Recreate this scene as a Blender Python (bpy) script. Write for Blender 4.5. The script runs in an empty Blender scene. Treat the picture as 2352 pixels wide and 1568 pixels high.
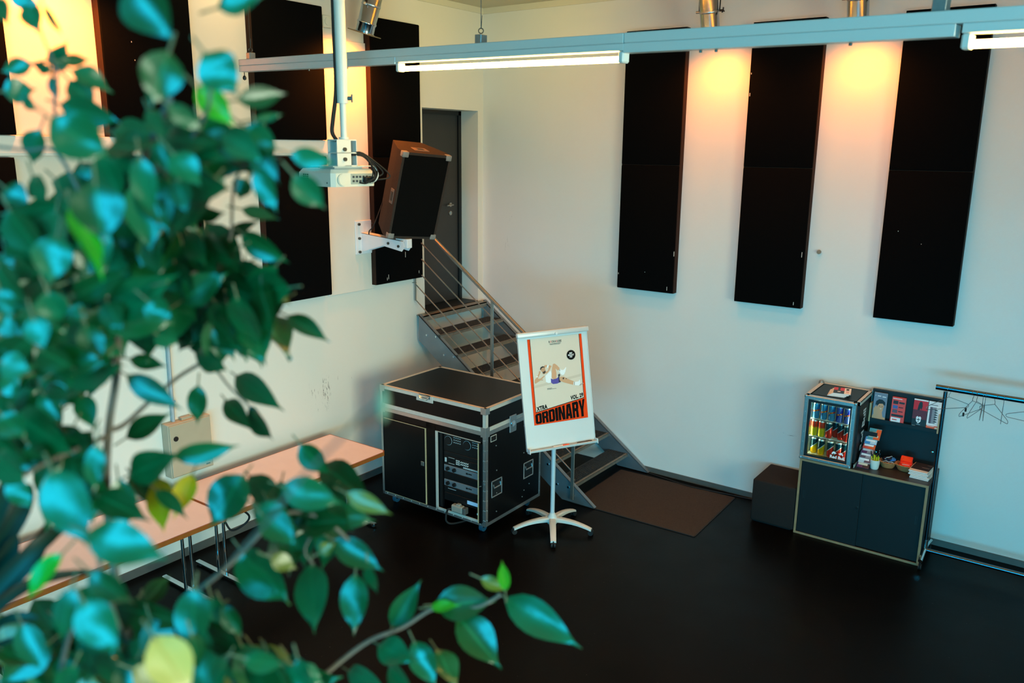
import bpy, bmesh, math, random
from mathutils import Vector, Matrix
PI = math.pi
SC = bpy.context.scene
COL = SC.collection
rnd = random.Random(7)

# ------------------------------------------------------------------ camera
FPX = 1905.25
YAW, PITCH, ROLL = [math.radians(a) for a in (125.90459, 13.156403, .53415)]
CAM = Vector((6.3631513, -8.151568, 3.6))
_f = Vector((math.cos(YAW)*math.cos(PITCH), math.sin(YAW)*math.cos(PITCH), -math.sin(PITCH)))
_r = Vector((math.sin(YAW), -math.cos(YAW), 0))
_u = _r.cross(_f)
CF = _f
CR = _r*math.cos(ROLL)+_u*math.sin(ROLL)
CU = -_r*math.sin(ROLL)+_u*math.cos(ROLL)
cd = bpy.data.cameras.new('camera')
cam = bpy.data.objects.new('camera', cd)
COL.objects.link(cam)
mw = Matrix.Identity(4)
for i in range(3):
    mw[i][0], mw[i][1], mw[i][2], mw[i][3] = CR[i], CU[i], -CF[i], CAM[i]
cam.matrix_world = mw
cd.sensor_width = 36
cd.lens = FPX/2352*36
cd.clip_start = .02
cd.dof.use_dof = True
cd.dof.focus_distance = 7.6
cd.dof.aperture_fstop = 3.6
SC.camera = cam
vs = SC.view_settings
vs.view_transform = 'Standard'
vs.look = 'None'
vs.exposure = 0
vs.gamma = 1
vs.use_curve_mapping = False

def ray(px, py):
    return CR*((px-1176)/FPX) - CU*((py-784)/FPX) + CF
def at_d(px, py, d): return CAM+ray(px, py)*d
def at_z(px, py, z):
    r = ray(px, py); return CAM+r*((z-CAM.z)/r.z)
def at_x(px, py, x):
    r = ray(px, py); return CAM+r*((x-CAM.x)/r.x)
def at_y(px, py, y):
    r = ray(px, py); return CAM+r*((y-CAM.y)/r.y)

# ------------------------------------------------------------------ materials
def lin(c):
    c = c/255
    return c/12.92 if c <= .04045 else ((c+.055)/1.055)**2.4
def rgb(h):
    h = h.lstrip('#')
    return tuple(lin(int(h[i:i+2], 16)) for i in (0, 2, 4))+(1,)
MATS = {}
def mat(name, col, rough=.5, metal=0, spec=.5, coat=0, noise=0, nscale=8, bump=0, bscale=60, emit=None, estr=0, aniso=None):
    """principled material; noise = amount of tonal variation, bump = surface relief."""
    if name in MATS: return MATS[name]
    m = bpy.data.materials.new(name); m.use_nodes = True
    nt = m.node_tree; b = nt.nodes['Principled BSDF']
    c = rgb(col) if isinstance(col, str) else tuple(col)+(1,)
    b.inputs['Base Color'].default_value = c
    b.inputs['Roughness'].default_value = rough
    b.inputs['Metallic'].default_value = metal
    b.inputs['Specular IOR Level'].default_value = spec
    b.inputs['Coat Weight'].default_value = coat
    b.inputs['Coat Roughness'].default_value = .15
    tc = nt.nodes.new('ShaderNodeTexCoord')
    if noise:
        n = nt.nodes.new('ShaderNodeTexNoise'); n.inputs['Scale'].default_value = nscale
        n.inputs['Detail'].default_value = 6
        nt.links.new(tc.outputs['Object'], n.inputs['Vector'])
        mx = nt.nodes.new('ShaderNodeMix'); mx.data_type = 'RGBA'
        mx.inputs['A'].default_value = tuple(v*(1-noise) for v in c[:3])+(1,)
        mx.inputs['B'].default_value = tuple(min(1, v*(1+noise)) for v in c[:3])+(1,)
        nt.links.new(n.outputs['Fac'], mx.inputs['Factor'])
        nt.links.new(mx.outputs['Result'], b.inputs['Base Color'])
    if bump:
        n2 = nt.nodes.new('ShaderNodeTexNoise'); n2.inputs['Scale'].default_value = bscale
        n2.inputs['Detail'].default_value = 4
        nt.links.new(tc.outputs['Object'], n2.inputs['Vector'])
        bp = nt.nodes.new('ShaderNodeBump'); bp.inputs['Strength'].default_value = bump
        bp.inputs['Distance'].default_value = .01
        nt.links.new(n2.outputs['Fac'], bp.inputs['Height'])
        nt.links.new(bp.outputs['Normal'], b.inputs['Normal'])
    if emit:
        b.inputs['Emission Color'].default_value = rgb(emit) if isinstance(emit, str) else tuple(emit)+(1,)
        b.inputs['Emission Strength'].default_value = estr
    MATS[name] = m
    return m

# ------------------------------------------------------------------ mesh builder
W = {}
def wm(o):
    return W.get(o.name, Matrix.Identity(4)) if o else Matrix.Identity(4)
def axes(d, up=(0, 0, 1)):
    d = Vector(d).normalized(); up = Vector(up)
    if abs(d.dot(up)) > .99: up = Vector((1, 0, 0))
    s = d.cross(up).normalized(); u = s.cross(d)
    return s, u, d
class MB:
    def __init__(self): self.bm = bmesh.new(); self.mi = 0
    def face(self, vs):
        try:
            f = self.bm.faces.new(vs); f.material_index = self.mi; return f
        except ValueError: return None
    def _tag(self, verts):
        for v in verts:
            for f in v.link_faces: f.material_index = self.mi
    def box(self, lo, hi, M=None, bev=0, seg=1):
        lo, hi = Vector(lo), Vector(hi)
        T = Matrix.Translation((lo+hi)/2) @ Matrix.Diagonal((abs(hi.x-lo.x), abs(hi.y-lo.y), abs(hi.z-lo.z), 1))
        if M is not None: T = M @ T
        r = bmesh.ops.create_cube(self.bm, size=1, matrix=T)
        vs_ = r['verts']; self._tag(vs_)
        if bev:
            es = list({e for v in vs_ for e in v.link_edges})
            rr = bmesh.ops.bevel(self.bm, geom=es, offset=bev, segments=seg, profile=.5, affect='EDGES')
            for f in rr['faces']: f.material_index = self.mi
        return self
    def cyl(self, p0, p1, r, r1=None, seg=16, cap=True):
        p0, p1 = Vector(p0), Vector(p1); r1 = r if r1 is None else r1
        s, u, d = axes(p1-p0)
        rings = []
        for p, q in ((p0, r), (p1, r1)):
            rings.append([self.bm.verts.new(p+s*(q*math.cos(2*PI*i/seg))+u*(q*math.sin(2*PI*i/seg))) for i in range(seg)])
        a, b = rings
        for i in range(seg):
            j = (i+1) % seg; self.face((a[i], a[j], b[j], b[i]))
        if cap:
            self.face(a[::-1]); self.face(b)
        return self
    def tube(self, pts, r, seg=8, cap=True, flat=None):
        """sweep a circle (or ellipse flat=(ra, rb)) along a polyline; r may be a list."""
        pts = [Vector(p) for p in pts]; n = len(pts)
        rs = r if isinstance(r, (list, tuple)) else [r]*n
        prev = None; rings = []
        for i, p in enumerate(pts):
            d = (pts[min(i+1, n-1)]-pts[max(i-1, 0)])
            if d.length < 1e-9: d = Vector((0, 0, 1))
            d.normalize()
            if prev is None: s, u, _ = axes(d)
            else:
                s = prev-d*prev.dot(d)
                s = s.normalized() if s.length > 1e-6 else axes(d)[0]
                u = s.cross(d)
            prev = s
            fa, fb = flat if flat else (1, 1)
            rings.append([self.bm.verts.new(p+s*(rs[i]*fa*math.cos(2*PI*k/seg))+u*(rs[i]*fb*math.sin(2*PI*k/seg))) for k in range(seg)])
        for a, b in zip(rings, rings[1:]):
            for k in range(seg):
                j = (k+1) % seg; self.face((a[k], b[k], b[j], a[j]))
        if cap:
            self.face(rings[0]); self.face(rings[-1][::-1])
        return self
    def lathe(self, prof, c=(0, 0, 0), axis=(0, 0, 1), seg=24, sx=1, sy=1):
        c = Vector(c); s, u, d = axes(axis); rings = []
        for r, h in prof:
            if r < 1e-6: rings.append([self.bm.verts.new(c+d*h)])
            else: rings.append([self.bm.verts.new(c+d*h+s*(r*sx*math.cos(2*PI*i/seg))+u*(r*sy*math.sin(2*PI*i/seg))) for i in range(seg)])
        for a, b in zip(rings, rings[1:]):
            for i in range(seg):
                j = (i+1) % seg
                if len(a) == 1 and len(b) == 1: continue
                if len(a) == 1: self.face((a[0], b[j], b[i]))
                elif len(b) == 1: self.face((a[i], a[j], b[0]))
                else: self.face((a[i], a[j], b[j], b[i]))
        return self
    def prism(self, poly, O, u, v, th):
        """extrude the 2D polygon poly (in O + x u + y v) by vector th."""
        O, u, v, th = Vector(O), Vector(u), Vector(v), Vector(th)
        a = [self.bm.verts.new(O+u*x+v*y) for x, y in poly]
        b = [self.bm.verts.new(O+u*x+v*y+th) for x, y in poly]
        self.face(a[::-1]); self.face(b)
        n = len(poly)
        for i in range(n):
            j = (i+1) % n; self.face((a[i], a[j], b[j], b[i]))
        return self
    def poly(self, pts):
        self.face([self.bm.verts.new(Vector(p)) for p in pts]); return self
    def build(self, name, mats, parent=None, local=False, smooth=.6, fixn=True):
        if fixn: bmesh.ops.recalc_face_normals(self.bm, faces=self.bm.faces[:])
        me = bpy.data.meshes.new(name)
        if parent is not None and not local:
            self.bm.transform(wm(parent).inverted())
        self.bm.to_mesh(me); self.bm.free()
        for m in (mats if isinstance(mats, (list, tuple)) else [mats]): me.materials.append(m)
        if smooth:
            me.shade_smooth(); me.set_sharp_from_angle(angle=smooth)
        o = bpy.data.objects.new(name, me); COL.objects.link(o)
        if parent is not None:
            o.parent = parent; W[o.name] = wm(parent)
        return o

def tag(o, label=None, cat=None, group=None, kind=None):
    if label: o['label'] = label
    if cat: o['category'] = cat
    if group: o['group'] = group
    if kind: o['kind'] = kind
    return o
def thing(name, label, cat, loc=(0, 0, 0), rz=0, group=None, M=None):
    o = bpy.data.objects.new(name, None); COL.objects.link(o); o.empty_display_size = .05
    T = M if M is not None else Matrix.Translation(loc) @ Matrix.Rotation(rz, 4, 'Z')
    o.matrix_world = T; W[o.name] = T.copy()
    return tag(o, label, cat, group)
def struct(name, mb, m, smooth=.6):
    return tag(mb.build(name, m, None, smooth=smooth), kind='structure')
def copy_tree(o, M=None, parent=None, label=None):
    c = o.copy(); COL.objects.link(c)
    W[c.name] = (M if M is not None else wm(o)).copy()
    if parent is not None: c.parent = parent
    if M is not None: c.matrix_world = M
    if label: c['label'] = label
    for ch in list(o.children): copy_tree(ch, None, c)
    return c

# flat printed artwork: polygons laid on a surface, in layers
class Print:
    def __init__(self, O, u, v, mats, w=1, h=1, gap=.0008):
        self.O, self.u, self.v = Vector(O), Vector(u).normalized(), Vector(v).normalized()
        self.n = self.u.cross(self.v).normalized(); self.mats = mats; self.w, self.h, self.gap = w, h, gap
        self.mb = MB(); self.L = 1
    def P(self, x, y, L=None): return self.O+self.u*(x*self.w)+self.v*(y*self.h)+self.n*(self.gap*(L or self.L))
    def poly(self, pts, mi, L=None):
        self.mb.mi = mi
        self.mb.face([self.mb.bm.verts.new(self.P(x, y, L)) for x, y in pts]); return self
    def rect(self, x0, y0, x1, y1, mi, L=None): return self.poly([(x0, y0), (x1, y0), (x1, y1), (x0, y1)], mi, L)
    def disc(self, x, y, rx, ry, mi, L=None, n=20): return self.poly([(x+rx*math.cos(2*PI*i/n), y+ry*math.sin(2*PI*i/n)) for i in range(n)], mi, L)
    def text(self, s, x0, y0, x1, y1, mi, L=None, bold=0, warp=None, sp=1):
        vs_, fs = text_geo(s, bold, sp)
        xs = [v[0] for v in vs_]; ys = [v[1] for v in vs_]
        ax, bx, ay, by = min(xs), max(xs), min(ys), max(ys)
        self.mb.mi = mi; out = []
        for x, y in vs_:
            s_, t_ = (x-ax)/(bx-ax), (y-ay)/(by-ay)
            X, Y = x0+(x1-x0)*s_, y0+(y1-y0)*t_
            if warp: X, Y = warp(s_, t_)
            out.append(self.mb.bm.verts.new(self.P(X, Y, L)))
        for f in fs: self.mb.face([out[i] for i in f])
        return self
    def build(self, name, parent):
        return self.mb.build(name, self.mats, parent, smooth=0, fixn=False)
_TG = {}
def text_geo(s, bold=0, sp=1):
    if (s, bold, sp) in _TG: return _TG[(s, bold, sp)]
    cu = bpy.data.curves.new('lettering', 'FONT'); cu.body = s; cu.dimensions = '2D'; cu.fill_mode = 'FRONT'; cu.offset = bold
    cu.resolution_u = 4; cu.space_character = sp
    ob = bpy.data.objects.new('lettering', cu)
    me = bpy.data.meshes.new_from_object(ob)
    g = ([(v.co.x, v.co.y) for v in me.vertices], [tuple(p.vertices) for p in me.polygons])
    bpy.data.objects.remove(ob); bpy.data.meshes.remove(me); bpy.data.curves.remove(cu)
    _TG[(s, bold, sp)] = g
    return g
def ring(n, f): return [f(2*PI*i/n) for i in range(n)]
def arc(c, r, a0, a1, n, u, v):
    c, u, v = Vector(c), Vector(u), Vector(v)
    return [c+u*(r*math.cos(a0+(a1-a0)*i/n))+v*(r*math.sin(a0+(a1-a0)*i/n)) for i in range(n+1)]
def spline(pts, n=6):
    pts = [Vector(p) for p in pts]; out = []
    for i in range(len(pts)-1):
        p0, p1, p2, p3 = pts[max(i-1, 0)], pts[i], pts[i+1], pts[min(i+2, len(pts)-1)]
        for k in range(n):
            t = k/n
            out.append(.5*((2*p1)+(p2-p0)*t+(2*p0-5*p1+4*p2-p3)*t*t+(-p0+3*p1-3*p2+p3)*t**3))
    out.append(pts[-1]); return out
# ------------------------------------------------------------------ shared materials
ALU = mat('brushed_aluminium', '#b9bdbd', .35, .9, noise=.12, nscale=30)
CHROME = mat('chrome', '#d5d9dc', .12, 1)
STEEL = mat('galvanised_steel', '#9a9b98', .42, .75, noise=.25, nscale=14)
BLACKP = mat('black_plastic', '#0b0b0c', .45)
RUB = mat('black_rubber', '#0a0a0a', .7)
WHITEM = mat('white_painted_metal', '#d6d8d4', .4, noise=.04)
OFFW = mat('off_white_plastic', '#d8d6c4', .45)
PAPER = mat('white_paper', '#d6d3cc', .7)
SCREW = mat('dark_screw', '#55544f', .4, .8)

def wall_mat(name, col, marks):
    """white emulsion with roller texture, faint dirt and scuffs; marks = list of (centre, half size, density)."""
    m = mat(name, col, .6, noise=.035, nscale=1.4, bump=.06, bscale=90)
    nt = m.node_tree; b = nt.nodes['Principled BSDF']
    src = b.inputs['Base Color'].links[0].from_socket
    tc = [n for n in nt.nodes if n.type == 'TEX_COORD'][0]
    for c, hs, axis, sc, thr in marks:
        mp = nt.nodes.new('ShaderNodeMapping')
        mp.inputs['Location'].default_value = tuple(-a/h for a, h in zip(c, hs))
        mp.inputs['Scale'].default_value = tuple(1/h for h in hs)
        nt.links.new(tc.outputs['Object'], mp.inputs['Vector'])
        ln = nt.nodes.new('ShaderNodeVectorMath'); ln.operation = 'LENGTH'
        nt.links.new(mp.outputs['Vector'], ln.inputs[0])
        n = nt.nodes.new('ShaderNodeTexNoise'); n.inputs['Detail'].default_value = 5; n.inputs['Roughness'].default_value = .7
        n.inputs['Scale'].default_value = 1
        mp2 = nt.nodes.new('ShaderNodeMapping'); mp2.inputs['Scale'].default_value = sc
        nt.links.new(tc.outputs['Object'], mp2.inputs['Vector']); nt.links.new(mp2.outputs['Vector'], n.inputs['Vector'])
        r1 = nt.nodes.new('ShaderNodeMapRange'); r1.inputs['From Min'].default_value = 1; r1.inputs['From Max'].default_value = .4
        nt.links.new(ln.outputs['Value'], r1.inputs['Value'])
        r2 = nt.nodes.new('ShaderNodeMapRange'); r2.inputs['From Min'].default_value = thr; r2.inputs['From Max'].default_value = thr+.06
        nt.links.new(n.outputs['Fac'], r2.inputs['Value'])
        mu = nt.nodes.new('ShaderNodeMath'); mu.operation = 'MULTIPLY'
        nt.links.new(r1.outputs['Result'], mu.inputs[0]); nt.links.new(r2.outputs['Result'], mu.inputs[1])
        mx = nt.nodes.new('ShaderNodeMix'); mx.data_type = 'RGBA'; mx.inputs['B'].default_value = rgb('#4a443c')
        nt.links.new(mu.outputs['Value'], mx.inputs['Factor']); nt.links.new(src, mx.inputs['A'])
        src = mx.outputs['Result']
    nt.links.new(src, b.inputs['Base Color'])
    return m
WALLL = wall_mat('white_wall_paint_scuffed', '#d9d5c9', [
    ((0, -2.62, 1.13), (.3, .075, .22), 0, (60, 60, 14), .54),
    ((0, -2.80, 1.10), (.3, .11, .20), 0, (45, 45, 10), .60),
    ((0, -2.25, 1.18), (.3, .30, .22), 0, (40, 40, 6), .66),
    ((0, -2.30, 2.95), (.3, .10, .10), 0, (60, 60, 30), .66)])
WALLR = wall_mat('white_wall_paint', '#d9d8d0', [
    ((.38, 0, 2.35), (.05, .3, .28), 0, (50, 50, 5), .60),
    ((.42, 0, 2.78), (.03, .3, .05), 0, (60, 60, 30), .58),
    ((3.95, 0, .78), (.09, .3, .012), 0, (8, 60, 60), .50),
    ((6.0, 0, .55), (.5, .3, .4), 0, (30, 30, 18), .72)])
FLOORM = mat('black_sealed_floor', '#060504', .33, spec=.07, noise=.35, nscale=2.2, bump=.03, bscale=25)
_nt = FLOORM.node_tree; _b = _nt.nodes['Principled BSDF']
_n = _nt.nodes.new('ShaderNodeTexNoise'); _n.inputs['Scale'].default_value = 3; _n.inputs['Detail'].default_value = 8
_tc = [n for n in _nt.nodes if n.type == 'TEX_COORD'][0]
_nt.links.new(_tc.outputs['Object'], _n.inputs['Vector'])
_mr = _nt.nodes.new('ShaderNodeMapRange'); _mr.inputs['To Min'].default_value = .24; _mr.inputs['To Max'].default_value = .5
_nt.links.new(_n.outputs['Fac'], _mr.inputs['Value']); _nt.links.new(_mr.outputs['Result'], _b.inputs['Roughness'])
_n2 = _nt.nodes.new('ShaderNodeTexNoise'); _n2.inputs['Scale'].default_value = 55; _n2.inputs['Detail'].default_value = 3
_nt.links.new(_tc.outputs['Object'], _n2.inputs['Vector'])
_m2 = _nt.nodes.new('ShaderNodeMapRange'); _m2.inputs['From Min'].default_value = .735; _m2.inputs['From Max'].default_value = .76; _nt.links.new(_n2.outputs['Fac'], _m2.inputs['Value'])
_x2 = _nt.nodes.new('ShaderNodeMix'); _x2.data_type = 'RGBA'; _x2.inputs['B'].default_value = rgb('#5a534a')
_nt.links.new(_m2.outputs['Result'], _x2.inputs['Factor']); _nt.links.new(_b.inputs['Base Color'].links[0].from_socket, _x2.inputs['A']); _nt.links.new(_x2.outputs['Result'], _b.inputs['Base Color'])
CEILM = mat('cream_ceiling_paint', '#cfc7ad', .8, noise=.03, nscale=3)
TRIMM = mat('cream_trim_paint', '#cfc9b4', .6)
BASEM = mat('grey_skirting_paint', '#56534d', .5, noise=.2, nscale=12)

CEIL = 5.18
X1, Y1 = 11.0, -11.0
struct('floor', MB().box((-.4, Y1, -.1), (X1, .3, 0)), FLOORM)
struct('ceiling', MB().box((-.4, Y1, CEIL), (X1, .3, CEIL+.1)), CEILM)
DY0, DY1, DZ0, DZ1, DX = -1.09, -.10, 1.725, 4.02, -.277
m = MB()
m.box((-.32, Y1, 0), (0, DY0, CEIL)); m.box((-.32, DY1, 0), (0, .3, CEIL))
m.box((-.32, DY0, 0), (0, DY1, DZ0)); m.box((-.32, DY0, DZ1), (0, DY1, CEIL))
struct('wall_left', m, WALLL)
struct('wall_right', MB().box((0, 0, 0), (X1, .3, CEIL)), WALLR)
m = MB(); m.box((0, Y1, 5.115), (.012, 0, CEIL)); struct('trim_1', m, TRIMM)
m = MB(); m.box((.012, -.012, 5.115), (X1, 0, CEIL)); struct('trim_2', m, TRIMM)
struct('baseboard_left', MB().box((0, Y1, 0), (.012, -.02, .075)), BASEM)
struct('baseboard_right', MB().box((2.3, -.012, 0), (X1, 0, .06)), BASEM)
# white backing board between two acoustic panels
struct('trim_3', MB().box((0, -2.545, 2.12), (.022, -1.90, 4.6), bev=.003), mat('white_board_paint', '#d9d4c8', .5, noise=.03))
# recessed door
DOORM = mat('dark_grey_door_paint', '#2b2b2a', .5, noise=.1, nscale=5)
DFR = mat('black_door_frame', '#121212', .45)
METH = mat('satin_handle_metal', '#a9a8a2', .3, .9)
d = tag(MB().box((DX-.04, DY0+.05, DZ0+.01), (DX, DY1-.055, DZ1-.05)).build('door_1', DOORM), kind='structure')
m = MB(); m.box((DX-.04, DY1-.05, DZ0), (DX+.02, DY1, DZ1)); m.box((DX-.04, DY0, DZ0), (DX+.02, DY0+.05, DZ1)); m.box((DX-.04, DY0, DZ1-.05), (DX+.02, DY1, DZ1))
m.build('door_frame', DFR, d)
m = MB()
m.cyl((DX, -.30, 2.913), (DX+.012, -.30, 2.913), .026); m.cyl((DX, -.30, 2.913), (DX+.05, -.30, 2.913), .009)
m.tube([(DX+.05, -.295, 2.913), (DX+.052, -.34, 2.912), (DX+.05, -.41, 2.908)], .009)
m.build('door_handle', METH, d)
m = MB(); m.cyl((DX, -.30, 2.812), (DX+.012, -.30, 2.812), .026); m.box((DX+.012, -.303, 2.80), (DX+.016, -.297, 2.825)); m.build('lock_rosette', METH, d)
struct('trim_4', MB().box((-.32, DY0, DZ0-.02), (.0, DY1, DZ0+.004)), mat('black_door_sill', '#0d0d0d', .5))

# gallery slab the plant stands on, just below the picture
struct('gallery_floor', MB().box((1.0, -11.0, 1.84), (11.0, -7.55, 2.0)), mat('grey_concrete', '#77746e', .8, noise=.2, nscale=6, bump=.2))

# ------------------------------------------------------------------ acoustic panels
FELT = mat('black_felt', '#050505', .95, spec=.06, noise=.3, nscale=40, bump=.15, bscale=300)
SEAM = mat('dark_seam', '#050505', .9)
FRAMEM = mat('dark_brown_frame', '#2c1a10', .8, spec=.2, noise=.2, nscale=12)  # dark brown sides of the panels, behind the black felt front
FLECK = mat('white_fleck', '#b9b5ac', .8)
def panel(y0, y1, z0, z1, x0, x1, label, seam=None, flecks=()):
    """black felt acoustic panel on a wall; two cushions meet at the seam."""
    onl = x1-x0 < .2 and abs(y1-y0) > .2
    if x1-x0 < .2 and onl: x0 += .004; x1 += .004
    else: y0 -= .004; y1 -= .004
    o = thing('acoustic_panel', label, 'acoustic panel', ((x0+x1)/2, (y0+y1)/2, z0), group='black acoustic panels on the walls')
    zs = [z0]+([seam] if seam else [])+[z1]
    for a, b in zip(zs, zs[1:]):
        m = MB(); m.box((x0, y0, a+(.003 if a != z0 else 0)), (x1, y1, b-(.003 if b != z1 else 0)), bev=.012, seg=2)
        m.build('cushion', FELT, o)
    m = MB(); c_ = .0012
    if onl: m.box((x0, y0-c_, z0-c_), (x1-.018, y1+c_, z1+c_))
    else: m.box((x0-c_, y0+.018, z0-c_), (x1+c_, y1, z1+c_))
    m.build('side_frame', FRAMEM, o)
    if flecks:
        for s, z, l in flecks:
            m = MB()
            if onl:
                y = y0+(y1-y0)*s; m.box((x1-.004, y, z), (x1+.001, y+.006, z+l))
            else:
                x = x0+(x1-x0)*s; m.box((x, y0-.001, z), (x+.006, y0+.004, z+l))
            m.build('lint', FLECK, o)
    return o
T = .1
panel(-1.945, -1.225, 2.165, 4.85, 0, T, 'tall black acoustic panel beside the dark door, behind the tilted loudspeaker', 3.49, [(.2, 2.2, .03), (.23, 2.21, .05), (.6, 2.42, .06), (.9, 2.22, .03), (.98, 2.6, .04)])
panel(-3.35, -2.56, 3.655, 4.86, 0, T, 'upper black acoustic panel beside the projector pole, above the cable duct', None, [(.99, 3.95, .02)])
panel(-3.32, -2.575, 2.15, 3.50, 0, T, 'lower black acoustic panel under the projector, below the cable duct')
panel(-4.70, -3.955, 3.655, 5.05, 0, T, 'upper black acoustic panel behind the top leaves of the ficus, above the cable duct', None, [(.3, 4.35, .01), (.32, 4.22, .008)])
panel(-4.745, -3.965, 2.14, 3.50, 0, T, 'lower black acoustic panel behind the ficus, below the cable duct, above the tables')
panel(-6.15, -5.375, 3.655, 5.05, 0, T, 'upper black acoustic panel farthest from the dark door, above the cable duct')
panel(-6.2, -5.41, 2.14, 3.50, 0, T, 'lower black acoustic panel farthest from the dark door, below the cable duct')
for x0, x1, zt, fl, lab in ((1.962, 2.632, 4.78, [(.02, 2.25, .02), (.9, 2.13, .04), (.5, 2.3, .006), (.99, 2.5, .05)], 'black acoustic panel on the white wall nearest the steel stairs'),
                        (3.312, 3.978, 4.77, [(.02, 4.1, .03), (.02, 4.3, .015), (.9, 2.13, .03), (.96, 2.6, .05)], 'black acoustic panel between the two orange-lit wall strips, middle of the three'),
                        (4.648, 5.312, 4.765, [(.8, 4.45, .01), (.2, 2.9, .008), (.5, 2.8, .006)], 'black acoustic panel on the white wall above the drinks cooler and leaflet board')):
    panel(-T, 0, 2.10, zt, x0, x1, lab, 3.434, fl)

# cable duct across the left wall
o = thing('cable_duct', 'long white cable duct running across the left wall between the black panels', 'cable duct', (.05, -4.3, 3.58))
MB().box((.003, -6.6, 3.51), (.073, -2.40, 3.65), bev=.004).build('duct_body', WHITEM, o)
MB().box((.073, -6.6, 3.53), (.077, -2.41, 3.63)).build('cover', WHITEM, o)
# junction box
o = thing('junction_box', 'small round-faced junction box on the left wall beside the spotlight', 'junction box', (.02, -2.44, 4.72))
MB().box((.0, -2.50, 4.69), (.04, -2.39, 4.80), bev=.008, seg=2).build('box_body', OFFW, o)
MB().cyl((.04, -2.445, 4.745), (.048, -2.445, 4.745), .035, seg=20).build('round_cover', OFFW, o)
# wall distribution box with conduit
o = thing('distribution_box', 'beige metal distribution box on the left wall above the tables', 'wall box', (0, -4.25, .8))
BEI = mat('beige_enamel', '#a79c84', .45, noise=.06)
MB().box((0, -4.46, .80), (.10, -4.05, 1.28), bev=.004).build('enclosure', BEI, o)
dd = MB().box((.10, -4.452, .81), (.112, -4.058, 1.27), bev=.003).build('door', BEI, o)
m = MB(); m.cyl((.112, -4.40, 1.15), (.118, -4.40, 1.15), .022); m.build('lock', BLACKP, dd)
MB().box((.112, -4.13, .835), (.1125, -4.09, .845)).build('badge', SCREW, dd)
m = MB(); m.box((.02, -4.30, 1.28), (.06, -4.20, 1.30)); m.build('gland_plate', BEI, o)
o = thing('conduit', 'grey vertical cable conduit above the beige wall box', 'conduit', (.03, -4.36, 1.29))
MB().tube([(.03, -4.36, 1.28), (.03, -4.345, 2.13)], .016).build('pipe', mat('grey_pvc', '#9ba3a6', .5), o)
for z in (1.45, 1.95): MB().box((0, -4.375, z), (.05, -4.335, z+.02)).build('clip', mat('grey_pvc', '#9ba3a6', .5), o)
# nail with rawl plug on right wall
o = tag(MB().cyl((4.09, 0, 2.655), (4.09, -.02, 2.655), .012).cyl((4.09, -.02, 2.655), (4.09, -.035, 2.655), .02, seg=10).build('wall_plug', mat('old_plug', '#7d7462', .7)), 'small screw plug in the white wall right of the middle panel', 'wall plug')
# ------------------------------------------------------------------ steel stairs
stair = thing('steel_staircase', 'galvanised steel staircase with grating treads climbing to the dark door', 'staircase', (1.2, -.65, 0))
SL = -.7275
def stringer(y0, y1, fy):
    m = MB()
    prof = [(.06, 1.735), (2.433, .0095), (2.05, .0095), (.06, 1.445)]
    m.prism(prof, (0, y0, 0), (1, 0, 0), (0, 0, 1), (0, y1-y0, 0))
    # top and bottom flanges
    for (xa, za, xb, zb) in ((.06, 1.735, 2.433, .0095), (.06, 1.445, 2.05, .0095)):
        k = .012
        m.prism([(xa, za), (xb, zb), (xb-.006, zb), (xa, za-k)], (0, min(y0, fy), 0), (1, 0, 0), (0, 0, 1), (0, abs(fy-y0), 0))
    return m
STEELB = mat('blue_grey_galvanised_steel', '#7f8a90', .45, .7, noise=.22, nscale=6)
sg = stringer(-1.265, -1.253, -1.215).build('stringer', STEELB, stair)
m = MB()
for i in range(1, 9):
    x, z = .115+.257*i, 1.728-.193*i
    for dx in (-.19, -.05):
        m.cyl((x+dx, -1.265, z-.02), (x+dx, -1.275, z-.02), .012, seg=8)
        m.cyl((x+dx, -.066, z-.02), (x+dx, -.078, z-.02), .012, seg=8)
m.build('bolts', CHROME, sg)
stringer(-.066, -.054, -.012).build('stringer', STEELB, stair)
GRAT = mat('worn_steel_grating', '#5c5f60', .5, .6, noise=.3, nscale=20)
NOSE = mat('worn_tread_nosing', '#8f8b80', .45, .7, noise=.3, nscale=25)
for i in range(1, 9):
    x, z = .115+.257*i, 1.728-.193*i
    m = MB()
    y0, y1 = -1.25, -.068
    # bearing bars and cross bars
    for k in range(9): xx = x-.225+k*.0258; m.box((xx-.0015, y0, z-.028), (xx+.0015, y1, z))
    for k in range(38): yy = y0+.012+k*(y1-y0-.024)/37; m.box((x-.235, yy-.0012, z-.010), (x-.03, yy+.0012, z-.001))
    m.box((x-.243, y0, z-.030), (x-.238, y1, z)); m.box((x-.245, y0, z-.032), (x-.02, y0+.004, z)); m.box((x-.245, y1-.004, z-.032), (x-.02, y1, z))
    t = m.build('tread', GRAT, stair)
    n = MB(); n.box((x-.028, y0, z-.004), (x, y1, z+.001)); n.box((x-.004, y0, z-.036), (x, y1, z)); n.build('nosing', NOSE, t)
m = MB(); m.box((.0, -1.235, 1.708), (.115, -.068, 1.722)); m.box((.107, -1.235, 1.66), (.115, -.068, 1.722)); m.build('landing_plate', NOSE, stair)
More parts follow.
